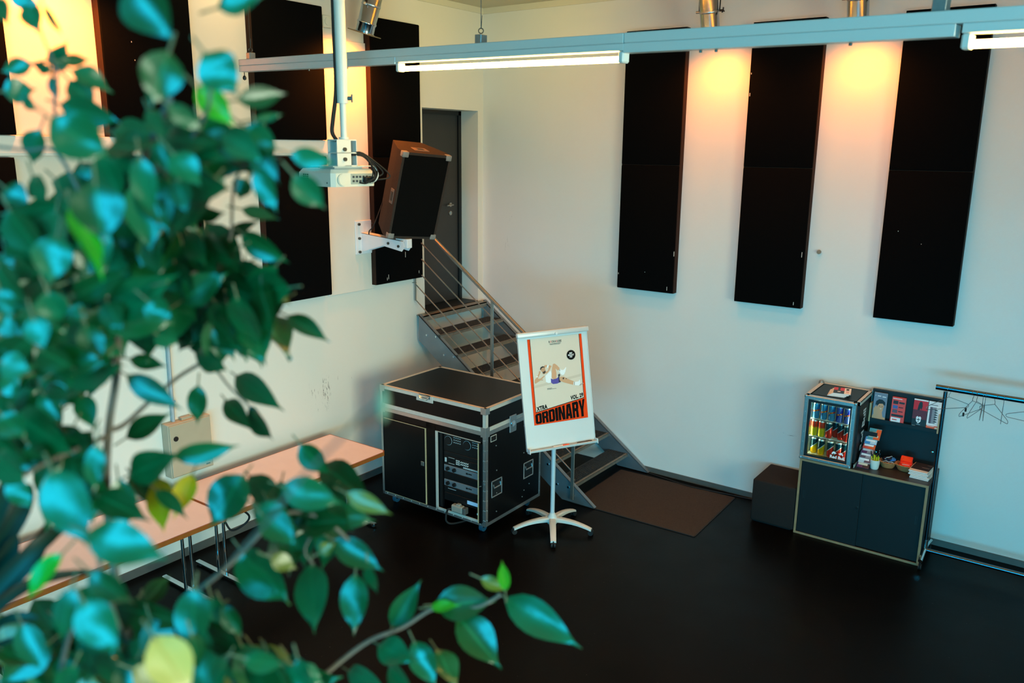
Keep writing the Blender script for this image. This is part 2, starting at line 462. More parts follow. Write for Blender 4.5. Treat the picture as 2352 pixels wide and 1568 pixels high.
# railing on the open side
HR = mat('grey_steel_rail', '#8d8a84', .4, .8, noise=.15, nscale=10)
ry = -1.29
m = MB(); m.tube([(.12, ry, 2.77), (2.19, ry, 2.77+SL*2.07)], .021, seg=12); m.build('handrail', HR, stair)
for k, (x0, z0) in enumerate(((.14, 2.56), (.14, 2.38), (.14, 2.20), (.04, 2.09), (.04, 1.91))):
    m = MB(); m.tube([(x0, ry, z0), (2.19, ry, z0+SL*(2.19-x0))], .007, seg=8); m.build('rail_bar', HR, stair)
m = MB(); m.box((.03, ry-.004, 1.90), (.05, ry+.004, 2.16)); m.box((0, ry-.012, 2.10), (.05, ry+.012, 2.106)); m.build('end_bracket', HR, stair)
for px, zb in ((1.132, .80), (2.18, .05)):
    m = MB(); m.box((px-.02, ry-.006, zb), (px+.02, ry+.006, 2.77+SL*(px-.12)-.01), bev=.003); m.box((px-.02, ry, zb+.03), (px+.02, -1.265, zb+.05)); m.box((px-.02, ry, zb+.2), (px+.02, -1.265, zb+.22)); m.build('post', HR, stair)

# ------------------------------------------------------------------ flight case with amplifier rack
FR, FL_, BR = Vector((1.925, -2.428, .1)), Vector((.587, -2.423, .1)), Vector((1.883, -1.523, .1))
cx = math.atan2(-(FR-BR).x, (FR-BR).y*-1) if 0 else 0
Mc = Matrix.Translation((.592, -2.428, 0)) @ Matrix.Rotation(math.radians(0.3), 4, 'Z')
case = thing('flight_case', 'black flight case on castors with aluminium edges and a half-open amplifier rack', 'flight case', M=Mc)
CW, CD, CZ0, CZL, CZ1 = 1.333, .915, .10, 1.04, 1.265
BLAM = mat('black_laminate', '#060607', .4, spec=.2, noise=.1, nscale=20)
BLAMT = mat('black_laminate_lid', '#0b0a0a', .45, spec=.25, noise=.12, nscale=20)
PLY = mat('raw_ply_edge', '#b5a27c', .6, noise=.2, nscale=30)
GREYE = mat('grey_edge_profile', '#c6c3b8', .45, .25, noise=.1, nscale=30)
def CB(m, lo, hi, bev=0): m.box(lo, hi, Mc, bev); return m
# body: walls around two bays
xs = (.60, .722)   # left bay to .60, right bay .722 to 1.30
m = MB()
CB(m, (0, .0, CZ0), (.012, CD, CZL)); CB(m, (CW-.012, 0, CZ0), (CW, CD, CZL)); CB(m, (0, CD-.012, CZ0), (CW, CD, CZL)); CB(m, (0, 0, CZ0), (CW, CD, CZ0+.012)); CB(m, (0, 0, CZL-.012), (CW, CD, CZL))
CB(m, (0, .004, .935), (CW, .016, CZL)); CB(m, (xs[0], .004, CZ0), (xs[1], .016, CZL)); CB(m, (1.295, .004, CZ0), (CW, .016, CZL)); CB(m, (0, .004, CZ0), (.035, .016, CZL)); CB(m, (0, .004, CZ0), (CW, .016, .13))
CB(m, (xs[0]+.06, .016, CZ0), (xs[0]+.072, CD, CZL))
body = m.build('body', BLAM, case)
m = MB(); CB(m, (0, 0, CZL+.004), (CW, CD, CZ1-.002)); lid = m.build('lid', BLAM, case)
m = MB(); CB(m, (.03, .03, CZ1-.004), (CW-.03, CD-.03, CZ1-.0005)); m.build('lid_panel', BLAMT, lid)
# aluminium edge profiles
e = .032; t = .003
m = MB()
CB(m, (-t, -t, CZ1-e), (CW+t, 0, CZ1+t)); CB(m, (-t, -t, CZ1), (CW+t, e, CZ1+t)); CB(m, (CW, -t, CZ1-e), (CW+t, CD+t, CZ1+t)); CB(m, (CW-e, -t, CZ1), (CW+t, CD+t, CZ1+t)); CB(m, (-t, -t, CZ1), (e, CD+t, CZ1+t)); CB(m, (-t, CD-e, CZ1), (CW+t, CD+t, CZ1+t)); CB(m, (-t, -t, CZ1-e), (0, CD, CZ1+t))
CB(m, (-t, -t-.002, CZL+.002), (CW+t, 0, CZL+.042)); CB(m, (CW, -t-.002, CZL+.002), (CW+t+.002, CD, CZL+.042))
CB(m, (-t, -t, CZL), (e*.7, 0, CZ1)); CB(m, (CW-e, -t-.001, CZL), (CW+t+.001, 0, CZ1)); CB(m, (CW, -t-.001, CZL), (CW+t+.001, e, CZ1))
m.build('edge_profile', GREYE, lid)
m = MB()
CB(m, (-t, -t-.002, CZL-.036), (CW+t, 0, CZL)); CB(m, (CW, -t-.002, CZL-.036), (CW+t+.002, CD, CZL))
CB(m, (-t, -t, CZ0), (CW+t, 0, CZ0+e)); CB(m, (CW, -t, CZ0), (CW+t, CD, CZ0+e))
CB(m, (CW-e, -t-.001, CZ0), (CW+t+.001, 0, CZL)); CB(m, (CW, -t-.001, CZ0), (CW+t+.001, e, CZL)); CB(m, (-t, -t, CZ0), (e*.7, 0, CZL)); CB(m, (CW, CD-e*.7, CZ0), (CW+t, CD+t, CZL))
m.build('edge_profile', ALU, body)
m = MB()
for i in range(9):
    z = .16+i*.1
    for x in (CW-.024, CW-.006): m.cyl(Mc@Vector((x, -.004, z)), Mc@Vector((x, -.0065, z)), .004, seg=6)
    m.cyl(Mc@Vector((CW+.004, .02, z)), Mc@Vector((CW+.0065, .02, z)), .004, seg=6); m.cyl(Mc@Vector((CW+.003, CD-.012, z)), Mc@Vector((CW+.0055, CD-.012, z)), .004, seg=6)
for i in range(12): m.cyl(Mc@Vector((.06+i*.11, -.003, .116)), Mc@Vector((.06+i*.11, -.006, .116)), .005, seg=6)
for i in range(8): m.cyl(Mc@Vector((.1+i*.16, -.003, CZ1-.017)), Mc@Vector((.1+i*.16, -.006, CZ1-.017)), .004, seg=6)
for y, z in ((.16, .87), (.17, .39), (.17, .62), (.62, .94), (.62, .66), (.63, .26), (.72, .30), (.17, .2), (.74, .98), (.6, .2)):
    m.cyl(Mc@Vector((CW, y, z)), Mc@Vector((CW+.004, y, z)), .006, seg=8)
m.build('rivets', mat('bright_rivet', '#d8d8d2', .3, .8), body)
# ball/flat corner pieces
for nm, x, y, z in (('corner_piece', CW, 0, CZ1-.02), ('corner_piece', 0, 0, CZ1-.02), ('corner_piece', CW, 0, CZL), ('corner_piece', 0, 0, CZL)):
    m = MB(); sx = -1 if x > .5 else 1
    CB(m, (x-sx*.005, y-.0065, z-.05 if z < 1.2 else z-.035), (x+sx*.055, y, z+.045 if z < 1.2 else z+.026)); CB(m, (min(x, x-sx*.006), y-.006, z-.05 if z < 1.2 else z-.035), (max(x, x-sx*.006), y+.055, z+.045 if z < 1.2 else z+.026))
    m.build(nm, ALU, case)
# closed left door (ply edge on its free side) and its lock
m = MB(); CB(m, (.037, -.006, .135), (.598, .006, .93)); dr = m.build('door', BLAM, case)
m = MB(); CB(m, (.590, -.0075, .135), (.5985, .004, .93)); CB(m, (.037, -.0072, .926), (.598, -.002, .9315)); CB(m, (.037, -.007, .132), (.598, -.002, .136)); m.build('door_edge', PLY, dr)
m = MB(); CB(m, (.535, -.012, .535), (.575, -.006, .58), .003); m.build('lock', METH, dr)
# open right bay frame
m = MB(); CB(m, (xs[1], -.004, .125), (xs[1]+.028, .004, .935)); CB(m, (xs[1], -.004, .125), (1.27, .004, .15)); CB(m, (xs[1], -.003, .929), (1.27, .003, .935)); m.build('bay_trim', GREYE, case)
m = MB(); CB(m, (1.262, -.02, .13), (1.295, .30, .925)); dd = m.build('sliding_door', BLAM, case)
m = MB(); CB(m, (1.256, -.022, .13), (1.268, -.008, .925)); m.build('door_edge', PLY, dd)
m = MB(); m.tube([Mc@Vector((1.27, -.022, .50)), Mc@Vector((1.30, -.03, .515))], .004); m.build('door_hook', METH, dd)
# latch, handles, plate
def dish(m, y, z, w, h, x=CW):
    r = .012
    for (a, b, c, d2) in ((y-w/2, y+w/2, z+h/2-r, z+h/2), (y-w/2, y+w/2, z-h/2, z-h/2+r), (y-w/2, y-w/2+r, z-h/2, z+h/2), (y+w/2-r, y+w/2, z-h/2, z+h/2)):
        CB(m, (x, a, c), (x+.008, b, d2), .003)
for y, z in ((.17, .447), (.70, .463)):
    m = MB(); dish(m, y, z, .17, .17); h = m.build('recessed_handle', ALU, case)
    m = MB(); CB(m, (CW, y-.07, z-.07), (CW+.002, y+.07, z+.07)); m.build('dish', mat('dark_dish', '#303436', .4, .7), h)
    m = MB(); m.tube([Mc@Vector((CW+.004, y-.055, z+.045)), Mc@Vector((CW+.010, y-.05, z+.01)), Mc@Vector((CW+.010, y+.05, z+.01)), Mc@Vector((CW+.004, y+.055, z+.045))], .007); m.build('grip', ALU, h)
m = MB(); CB(m, (CW, .37, .935), (CW+.008, .48, 1.105), .006); h = m.build('butterfly_latch', ALU, case)
m = MB(); m.lathe([(.03, .008), (.03, .012), (.0, .012)], Mc@Vector((CW, .425, 1.02)), (1, 0, 0)); CB(m, (CW+.012, .40, 1.0), (CW+.018, .45, 1.03), .003); m.build('latch_wing', CHROME, h)
m = MB(); CB(m, (.49, -.012, CZ1-.062), (.70, 0, CZ1+.004), .002); h = m.build('lid_catch', GREYE, case)
m = MB(); CB(m, (.525, -.018, CZ1-.03), (.67, .0, CZ1+.008), .004); m.build('catch_plate', CHROME, h)
m = MB(); m.tube([Mc@Vector(p) for p in ((.53, -.02, CZ1-.01), (.56, -.028, CZ1-.03), (.64, -.028, CZ1-.03), (.665, -.02, CZ1-.01))], .006); m.build('catch_grip', CHROME, h)
m = MB(); CB(m, (CW, .075, .925), (CW+.002, .165, .985)); h = m.build('maker_plate', GREYE, case)
m = MB(); CB(m, (CW+.002, .082, .932), (CW+.0028, .158, .978)); m.build('plate_face', BLACKP, h)
# castors
for x, y in ((.10, .09), (CW-.10, .09), (.10, CD-.09), (CW-.10, CD-.09)):
    m = MB(); CB(m, (x-.045, y-.045, .092), (x+.045, y+.045, .10)); CB(m, (x-.025, y-.03, .045), (x-.02, y+.03, .095)); CB(m, (x+.02, y-.03, .045), (x+.025, y+.03, .095)); c = m.build('castor', CHROME, case)
    m = MB(); m.cyl(Mc@Vector((x-.017, y, .045)), Mc@Vector((x+.017, y, .045)), .045, seg=20); m.build('castor_wheel', mat('blue_castor_wheel', '#12465c', .5), c)
# rack gear inside right bay (units move with the case only when screwed in: parts of the case)
GX0, GX1 = .80, 1.255
BLK = mat('black_faceplate', '#0a0b0d', .4, spec=.5)
GRYF = mat('grey_faceplate', '#7d8489', .4, .4)
INK = mat('pale_panel_print', '#8f9a9c', .5)
LAMPW = mat('pale_buttons', '#b9c4c4', .4)
def rack_unit(name, z0, z1, m_, y=.03, depth=.4):
    m = MB(); CB(m, (GX0, y, z0), (GX1, y+.012, z1), .002); CB(m, (GX0+.02, y+.012, z0+.003), (GX1-.02, y+depth, z1-.003)); return m.build(name, m_, case)
m = MB(); CB(m, (.735, .02, .15), (.79, .045, .93)); m.build('rack_rail', BLK, case)
cdp = rack_unit('media_player', .745, .925, BLK)
m = MB(); m2 = MB()
for x in (.86, 1.09):
    m.tube([Mc@Vector((x+.045*math.cos(a*PI/12), .027, .855+.045*math.sin(a*PI/12))) for a in range(25)], .0022, seg=6, cap=False)
    for i in range(4):
        for j in range(3):
            CB(m2, (x+.065+i*.024, .026, .90-j*.024-.005), (x+.079+i*.024, .03, .90-j*.024+.003))
m.build('jog_ring', INK, cdp); m2.build('player_buttons', INK, cdp)
for x in (.86, 1.09):
    m = MB(); m.lathe([(.042, 0), (.04, .012), (.0, .012)], Mc@Vector((x, .03, .855)), (0, -1, 0)); m.build('jog_wheel', BLK, cdp)
dr_ = rack_unit('blank_drawer', .70, .742, BLK)
mx = rack_unit('audio_mixer', .608, .697, BLK)
m = MB(); CB(m, (.815, .0255, .632), (.835, .03, .675)); CB(m, (.86, .0265, .625), (.935, .03, .628)); CB(m, (.86, .0265, .683), (.935, .03, .686))
for i in range(3):
    for j in range(3): CB(m, (.955+i*.016, .024, .633+j*.018), (.966+i*.016, .03, .643+j*.018))
for i in range(5):
    for j in range(2): m.cyl(Mc@Vector((1.02+i*.02, .03, .648+j*.022)), Mc@Vector((1.02+i*.02, .018, .648+j*.022)), .006, seg=8)
for i in range(13): CB(m, (1.045+i*.0155, .024, .614), (1.054+i*.0155, .03, .628))
m.build('mixer_controls', LAMPW, mx)
for z in (.535, .385):
    a = rack_unit('power_amplifier', z, z+.066, GRYF)
    for x in (.855, .935):
        m = MB(); m.lathe([(.019, 0), (.018, .022), (0, .022)], Mc@Vector((x, .03, z+.034)), (0, -1, 0)); m.build('gain_knob', BLACKP, a)
    m = MB(); CB(m, (1.075, .028, z+.026), (1.095, .03, z+.042)); CB(m, (1.10, .028, z+.03), (1.145, .03, z+.04)); m.build('faceplate_print', BLK, a)
    b = rack_unit('blank_panel', z-.066 if z < .5 else z-.08, z-.004, BLK)
m = MB(); CB(m, (.85, .028, .36), (.95, .0305, .366)); m.build('panel_print', INK, b)
tr = rack_unit('receiver', .235, .315, BLK)
m = MB(); CB(m, (1.09, .027, .262), (1.252, .03, .298)); m.build('display', mat('pale_blue_display', '#8fb4cc', .3, emit='#7fb2d8', estr=.25), tr)
m = MB(); CB(m, (1.19, .05, .165), (1.252, .052, .185)); m.build('label_strip', PAPER, case)
# grey plug lying in the bay, with its cable
pl = thing('multipin_connector', 'grey multi-pin connector lying in the open bay of the flight case', 'connector', Mc@Vector((1.02, -.0, .155)))
GP = mat('beige_grey_plastic', '#8d8a7f', .5)
m = MB(); CB(m, (.93, -.03, .16), (1.07, .03, .235), .012); CB(m, (.985, -.02, .225), (1.03, .02, .25), .006); m.build('hood', GP, pl)
m = MB(); CB(m, (1.068, -.028, .165), (1.105, .028, .23), .004); m.build('collar', mat('dark_grey_plastic', '#4c4c49', .5), pl)
m = MB(); m.tube(spline([Mc@Vector(p) for p in ((.945, -.01, .19), (.90, -.035, .175), (.885, -.03, .15), (.875, -.035, .10), (.88, -.03, .04), (.92, .02, .012), (1.0, .2, .012))]), .010); m.build('cable', RUB, pl)
# ------------------------------------------------------------------ flip chart easel
HUB = Vector((2.334, -1.895, 0))
fc = thing('flip_chart_easel', 'white mobile flip chart easel with five-star base standing before the flight case', 'flip chart', HUB)
yaw, tl, rl = -.564, .184, .03
Fv = Vector((math.cos(yaw)*math.cos(tl), math.sin(yaw)*math.cos(tl), math.sin(tl)))
rv = Vector((-math.sin(yaw), math.cos(yaw), 0)); uv = Fv.cross(rv)
bu = rv*math.cos(rl)+uv*math.sin(rl); bv = uv*math.cos(rl)-rv*math.sin(rl)
BC = Vector((2.339, -1.865, 1.40))
Mb = Matrix(((bu.x, bv.x, Fv.x, BC.x), (bu.y, bv.y, Fv.y, BC.y), (bu.z, bv.z, Fv.z, BC.z), (0, 0, 0, 1)))
BOARDM = mat('white_enamel_board', '#cdd0cd', .3, spec=.4, noise=.02)
BFR = mat('silver_white_frame', '#c9ccc9', .4, .2)
m = MB(); m.box((-.35, -.54, -.018), (.35, .54, 0), Mb, .003); bd = m.build('board', BOARDM, fc)
m = MB()
for a in ((-.355, -.54, -.022, -.345, .54, .004), (.345, -.54, -.022, .355, .54, .004)): m.box(a[:3], a[3:], Mb, .002)
m.build('board_frame', BFR, bd)
m = MB(); m.box((-.365, .515, -.02), (.365, .565, .032), Mb, .012, 2); m.build('paper_clamp', BFR, fc)
m = MB(); m.cyl(Mb@Vector((.02, .528, .03)), Mb@Vector((.02, .528, .045)), .012); m.build('clamp_knob', WHITEM, fc)
m = MB(); m.prism([(0, 0), (.055, .0), (.06, .018), (.05, .022), (.045, .008), (.0, .01)], Mb@Vector((-.352, -.545, -.004)), Fv, bv, bu*.704); m.build('pen_tray', BFR, fc)
m = MB()
for x in (-.352, .345): m.box((x, -.555, -.006), (x+.008, -.505, .064), Mb, .003)
m.build('tray_end_cap', WHITEM, fc)
# pens on the tray
for x0, x1, c1, c2, lab in ((-.10, .06, '#e9e2d8', '#ff4a1c', 'orange-capped marker lying on the flip chart tray'), (.15, .30, '#141414', '#0a0a0a', 'black marker lying on the flip chart tray')):
    p = thing('marker_pen', lab, 'marker', Mb@Vector((x0, -.53, .02)), group='markers on the flip chart tray')
    zz = -.526
    m = MB(); m.cyl(Mb@Vector((x0, zz, .028)), Mb@Vector((x0+(x1-x0)*.6, zz, .028)), .008, seg=10); m.build('barrel', mat('pen_'+c1, c1, .4), p)
    m = MB(); m.cyl(Mb@Vector((x0+(x1-x0)*.6, zz, .028)), Mb@Vector((x1, zz, .028)), .0092, seg=10); m.build('cap', mat('pen_'+c2, c2, .4), p)
# column and base
POLE = mat('pale_blue_grey_column', '#c3d0d4', .35, .2)
m = MB(); m.cyl((HUB.x, HUB.y, .10), (HUB.x, HUB.y, 1.2), .021, seg=20); m.build('column', POLE, fc)
m = MB(); m.box((-.05, -.25, -.05), (.05, .1, -.018), Mb, .004); m.build('board_bracket', BFR, fc)
GRW = mat('warm_white_plastic_base', '#c6cbc4', .4)
m = MB(); m.lathe([(0, .062), (.045, .062), (.052, .085), (.05, .125), (.034, .15), (.024, .17), (.0, .17)], HUB); m.build('hub', GRW, fc)
for k in range(5):
    a = math.radians(-55+72*k); dv = Vector((math.cos(a), math.sin(a), 0)); sv = Vector((-math.sin(a), math.cos(a), 0))
    m = MB(); rings = []
    for i in range(9):
        s = i/8; r = .03+.36*s; zt = .128-.062*s**2.2+.004*math.sin(PI*s); th = .042-.022*s; wd = .033-.007*s
        c = HUB+dv*r
        rings.append([m.bm.verts.new(c+sv*(wd*x)+Vector((0, 0, zt-th*(1-y)))) for x, y in ((-1, .0), (-1, .75), (-.6, 1), (.6, 1), (1, .75), (1, 0))])
    for A, B in zip(rings, rings[1:]):
        for i in range(6): m.face((A[i], A[(i+1) % 6], B[(i+1) % 6], B[i]))
    m.face(rings[0]); m.face(rings[-1][::-1])
    lg = m.build('leg', GRW, fc)
    cc = HUB+dv*.385
    m = MB(); m.cyl(cc+Vector((0, 0, .03)), cc+Vector((0, 0, .062)), .008)
    for s in (-1, 1): m.cyl(cc+sv*(s*.006)+Vector((0, 0, .025)), cc+sv*(s*.022)+Vector((0, 0, .025)), .025, seg=18)
    m.build('castor', RUB, lg)
# poster clipped on the board
ps = thing('concert_poster', 'orange-framed event poster with a man in purple shorts lying on his side', 'poster', Mb@Vector((0, 0, .002)))
PW, PH = .555, .80
Ob = Mb@Vector((-.262, -.303, .0025))
PAP = mat('poster_paper_beige', '#d8c8b4', .55, noise=.03, nscale=5)
m = MB(); m.prism([(0, 0), (PW, 0), (PW, PH), (0, PH)], Ob, bu, bv, Fv*.0015); sh = m.build('sheet', PAP, ps)
PO = Ob+Fv*.0017
ORG = mat('print_orange', '#f0430c', .7, spec=.15); INKK = mat('print_black', '#060505', .7, spec=.1); RED = mat('print_red', '#d21c24', .5)
SKIN = mat('print_skin', '#cf9a72', .6); SKIND = mat('print_skin_dark', '#b47c56', .6); WHT = mat('print_white', '#eceae8', .6); PUR = mat('print_purple', '#4a3f94', .6); NAVY = mat('print_navy', '#1b1730', .6); GRY = mat('print_grey', '#a99c8e', .6); HAIR = mat('print_hair', '#241812', .6); FLR = mat('print_floor_tone', '#cdbba6', .6)
pr = Print(PO, bu, bv, [ORG, INKK, RED, SKIN, SKIND, WHT, PUR, NAVY, GRY, HAIR, FLR], PW, PH, .0005)
# orange band: sides and slanted foot
pr.poly([(0, 0), (1, 0), (1, .225), (.962, .212), (.962, 1), (1, 1), (1, .225)], 0) if 0 else None
pr.rect(0, 0, .043, 1, 0); pr.rect(.957, 0, 1, 1, 0)
pr.poly([(.043, 0), (.957, 0), (.957, .243), (.043, .147)], 0)
pr.poly([(.043, .143), (.957, .239), (.957, .247), (.043, .151)], 1, 2); pr.rect(.043, .147, .051, 1, 1, 2); pr.rect(.949, .243, .957, 1, 1, 2)
pr.build('border_print', sh)
pr = Print(PO, bu, bv, [ORG, INKK, RED, WHT], PW, PH, .0005)
# heavy condensed block capitals that grow taller to the right
BLK_ = {'O': (1, [(.18, 0), (.82, 0), (1, .12), (1, .88), (.82, 1), (.18, 1), (0, .88), (0, .12)], [[(.40, .2), (.60, .2), (.60, .8), (.40, .8)]]),
 'R': (1, [(0, 0), (1, 0), (.92, .48), (1, .58), (1, .88), (.84, 1), (0, 1)], [[(.38, .60), (.60, .60), (.60, .82), (.38, .82)], [(.38, 0), (.58, 0), (.56, .40), (.38, .40)]]),
 'D': (1, [(0, 0), (.80, 0), (1, .14), (1, .86), (.80, 1), (0, 1)], [[(.38, .19), (.60, .19), (.60, .81), (.38, .81)]]),
 'I': (.44, [(0, 0), (1, 0), (1, 1), (0, 1)], []),
 'N': (1.08, [(0, 0), (1, 0), (1, 1), (0, 1)], [[(.36, 0), (.60, 0), (.36, .52)], [(.40, 1), (.64, 1), (.64, .48)]]),
 'A': (1.1, [(0, 0), (.22, 1), (.78, 1), (1, 0)], [[(.44, .36), (.56, .36), (.50, .80)], [(.37, 0), (.63, 0), (.60, .18), (.40, .18)]]),
 'Y': (1.05, [(0, 1), (.36, 1), (.5, .60), (.64, 1), (1, 1), (.69, .40), (.69, 0), (.31, 0), (.31, .40)], [])}
wt_ = sum(BLK_[c][0] for c in 'ORDINARY')+7*.07; xc_ = 0
def wp_(s, t): return (.03+.93*s, .014+.008*s+t*(.114+.092*s))
for c in 'ORDINARY':
    w_, out_, holes_ = BLK_[c]
    pr.poly([wp_((xc_+x*w_)/wt_, y) for x, y in out_], 1, 3)
    for h_ in holes_: pr.poly([wp_((xc_+x*w_)/wt_, y) for x, y in h_], 0, 4)
    xc_ += w_+.07
pr.text('XTRA', 0, 0, 1, 1, 1, 3, .055, sp=1.12, warp=lambda s, t: (.062+.20*s, .158+.02*s+t*.052))
pr.text('VOL. 29', 0, 0, 1, 1, 1, 3, .055, sp=1.12, warp=lambda s, t: (.70+.24*s, .232+.022*s+t*.052))
for i, ch in enumerate('RXCKHXUSE'):
    pr.text(ch, .385+i*.0265, .933, .385+i*.0265+.0225, .958, 2 if ch == 'X' else 1, 3, .02)
pr.rect(.395, .918, .605, .9225, 1, 3); pr.rect(.405, .909, .585, .912, 1, 3)
pr.rect(.285, .405, .375, .4095, 1, 3); pr.rect(.285, .395, .455, .3985, 1, 3)
bx, by = .775, .765
pts = []
for i in range(40):
    r = 1 if i % 2 == 0 else .88
    pts.append((bx+.088*r*math.cos(2*PI*i/40), by+.061*r*math.sin(2*PI*i/40)))
pr.poly(pts, 1, 3)
pr.text('MIT', bx-.028, by+.013, bx+.028, by+.030, 3, 4, .03); pr.text('MACHT', bx-.055, by-.010, bx+.055, by+.010, 3, 4, .03); pr.text('FIT', bx-.026, by-.032, bx+.026, by-.013, 3, 4, .03)
pr.build('lettering_print', sh)
# the reclining man, printed flat (poster coordinates)
mn = Print(PO, bu, bv, [SKIN, SKIND, WHT, PUR, NAVY, GRY, HAIR, FLR], PW, PH, .0005)
mn.poly([(.06, .46), (.94, .53), (.94, .50), (.06, .43)], 7, 1)


def pxp(x, y):
    # poster-relative coords from picture coordinates of the crop (affine)
    xl, yl = 1180+x/5.225, 750+y/5.225
    r = ray(xl, yl); t = (PO-CAM).dot(Fv)/r.dot(Fv); q = CAM+r*t-PO
    return (q.dot(bu)/PW, q.dot(bv)/PH)
def Q(a): return [pxp(x, y) for x, y in a]
mn.poly(Q([(375, 590), (330, 640), (262, 684), (250, 676), (252, 640), (282, 600), (300, 560), (300, 540), (316, 530), (322, 552), (306, 585), (290, 625), (320, 622), (362, 588)]), 0, 2)   # propping arm
mn.poly(Q([(378, 590), (405, 565), (440, 525), (452, 560), (452, 610), (444, 672), (415, 676), (386, 664)]), 2, 3)     # vest
mn.poly(Q([(385, 570), (412, 545), (430, 520), (455, 470), (420, 462), (370, 460), (362, 480), (378, 492), (400, 478), (420, 490), (405, 540)]), 0, 2)  # raised arm
mn.poly(Q([(396, 478), (405, 458), (420, 460), (415, 490), (398, 495)]), 2, 4)   # wrist band
mn.poly(Q([(268, 598), (290, 596), (290, 606), (268, 608)]), 2, 4)
mn.poly(Q([(340, 562), (356, 572), (385, 560), (412, 545), (408, 530), (380, 540)]), 0, 3)   # neck
mn.poly(Q([(318, 505), (330, 482), (352, 476), (370, 488), (380, 515), (380, 545), (364, 562), (346, 552), (326, 530)]), 0, 4)   # face
mn.poly(Q([(314, 512), (320, 488), (342, 474), (366, 478), (372, 490), (350, 490), (334, 500), (322, 522)]), 6, 5)   # hair
mn.poly(Q([(344, 548), (352, 536), (366, 532), (378, 524), (382, 546), (366, 564), (352, 560)]), 6, 5)   # beard
mn.poly(Q([(333, 516), (345, 510), (346, 514), (334, 520)]), 6, 6); mn.poly(Q([(356, 506), (368, 500), (369, 504), (357, 510)]), 6, 6); mn.poly(Q([(352, 515), (357, 514), (361, 526), (354, 528)]), 1, 6); mn.poly(Q([(352, 540), (366, 534), (367, 538), (353, 544)]), 1, 6)
mn.poly(Q([(455, 610), (456, 560), (460, 490), (470, 448), (490, 442), (518, 462), (552, 500), (540, 530), (520, 520), (500, 500), (512, 560), (510, 620), (480, 636)]), 0, 3)   # bent leg
mn.poly(Q([(550, 600), (600, 600), (660, 630), (722, 655), (716, 698), (660, 684), (600, 668), (556, 650)]), 0, 3)   # straight leg
mn.poly(Q([(585, 612), (602, 608), (604, 624), (588, 634)]), 6, 4); mn.poly(Q([(625, 618), (636, 620), (634, 628), (624, 626)]), 6, 4); mn.poly(Q([(330, 640), (352, 634), (352, 640), (332, 646)]), 1, 4)
mn.poly(Q([(444, 622), (470, 632), (510, 622), (540, 600), (552, 640), (566, 662), (520, 682), (470, 688), (446, 668)]), 3, 4)   # shorts
mn.poly(Q([(530, 575), (548, 562), (558, 582), (546, 600), (552, 646), (568, 660), (540, 668), (536, 620)]), 4, 5)
mn.poly(Q([(534, 524), (552, 504), (566, 514), (548, 544)]), 2, 4); mn.poly(Q([(538, 520), (546, 510), (556, 518), (546, 530)]), 5, 5)
mn.poly(Q([(556, 514), (590, 520), (610, 505), (622, 482), (628, 492), (618, 540), (604, 574), (580, 580), (562, 566), (548, 540)]), 2, 4)   # shoe
mn.poly(Q([(716, 660), (740, 662), (738, 700), (714, 698)]), 2, 4); mn.poly(Q([(722, 660), (732, 661), (730, 699), (720, 699)]), 5, 5)
mn.poly(Q([(738, 660), (775, 655), (790, 632), (798, 650), (796, 690), (780, 704), (738, 702)]), 2, 4)
mn.poly(Q([(796, 686), (836, 674), (838, 680), (800, 704), (784, 706)]), 5, 3)
mn.build('figure_print', sh)
# ------------------------------------------------------------------ folding tables along the left wall
TOPM = mat('beige_linoleum_top', '#d6ccd2', .5, noise=.05, nscale=10)
EDGEM = mat('brown_wood_edge', '#8a4a14', .45, noise=.25, nscale=18)
def make_table(y1, y0, x0, x1, label):
    o = thing('folding_table', label, 'table', ((x0+x1)/2, (y0+y1)/2, 0), group='folding tables along the left wall')
    c = .035
    poly = [(x0, y0), (x1-c, y0), (x1, y0+c), (x1, y1-c), (x1-c, y1), (x0, y1)]
    m = MB(); m.prism(poly, (0, 0, .700), (1, 0, 0), (0, 1, 0), (0, 0, .037)); tp = m.build('table_top', EDGEM, o)
    q = .012
    poly = [(x0+q, y0+q), (x1-c-q*.5, y0+q), (x1-q, y0+c+q*.5), (x1-q, y1-c-q*.5), (x1-c-q*.5, y1-q), (x0+q, y1-q)]
    m = MB(); m.prism(poly, (0, 0, .7368), (1, 0, 0), (0, 1, 0), (0, 0, .0012)); m.build('linoleum', TOPM, tp)
    m = MB(); m.box((x0+.1, y0+.1, .66), (x1-.1, y0+.13, .70)); m.box((x0+.1, y1-.13, .66), (x1-.1, y1-.1, .70)); m.box((x0+.1, y0+.1, .66), (x0+.13, y1-.1, .70)); m.box((x1-.18, y0+.1, .66), (x1-.15, y1-.1, .70)); m.build('apron', mat('black_steel_apron', '#141414', .4, .5), o)
    for yy in (y0+.16, y1-.16):
        m = MB()
        for dy in (-.035, .035): m.cyl(((x0+x1)/2+.02, yy+dy, .03), ((x0+x1)/2+.02, yy+dy, .70), .0145, seg=14)
        lg = m.build('leg', CHROME, o)
        m = MB(); m.box((x0+.05, yy-.022, .012), (x1-.02, yy+.022, .036), bev=.006); ft = m.build('foot_bar', CHROME, lg)
        m = MB(); m.cyl((x1-.05, yy, 0), (x1-.05, yy, .012), .02); m.cyl((x0+.1, yy, 0), (x0+.1, yy, .012), .02); m.build('glide', RUB, ft)
    return o
make_table(-2.735, -4.515, .16, .962, 'beige-topped folding table with brown edge beside the flight case')
make_table(-4.522, -6.302, .17, .985, 'second beige-topped folding table from the flight case, mostly behind ficus leaves')
o = thing('power_cable', 'black cable hanging in a loop below the joint of the two tables', 'cable', (.55, -4.33, .70))
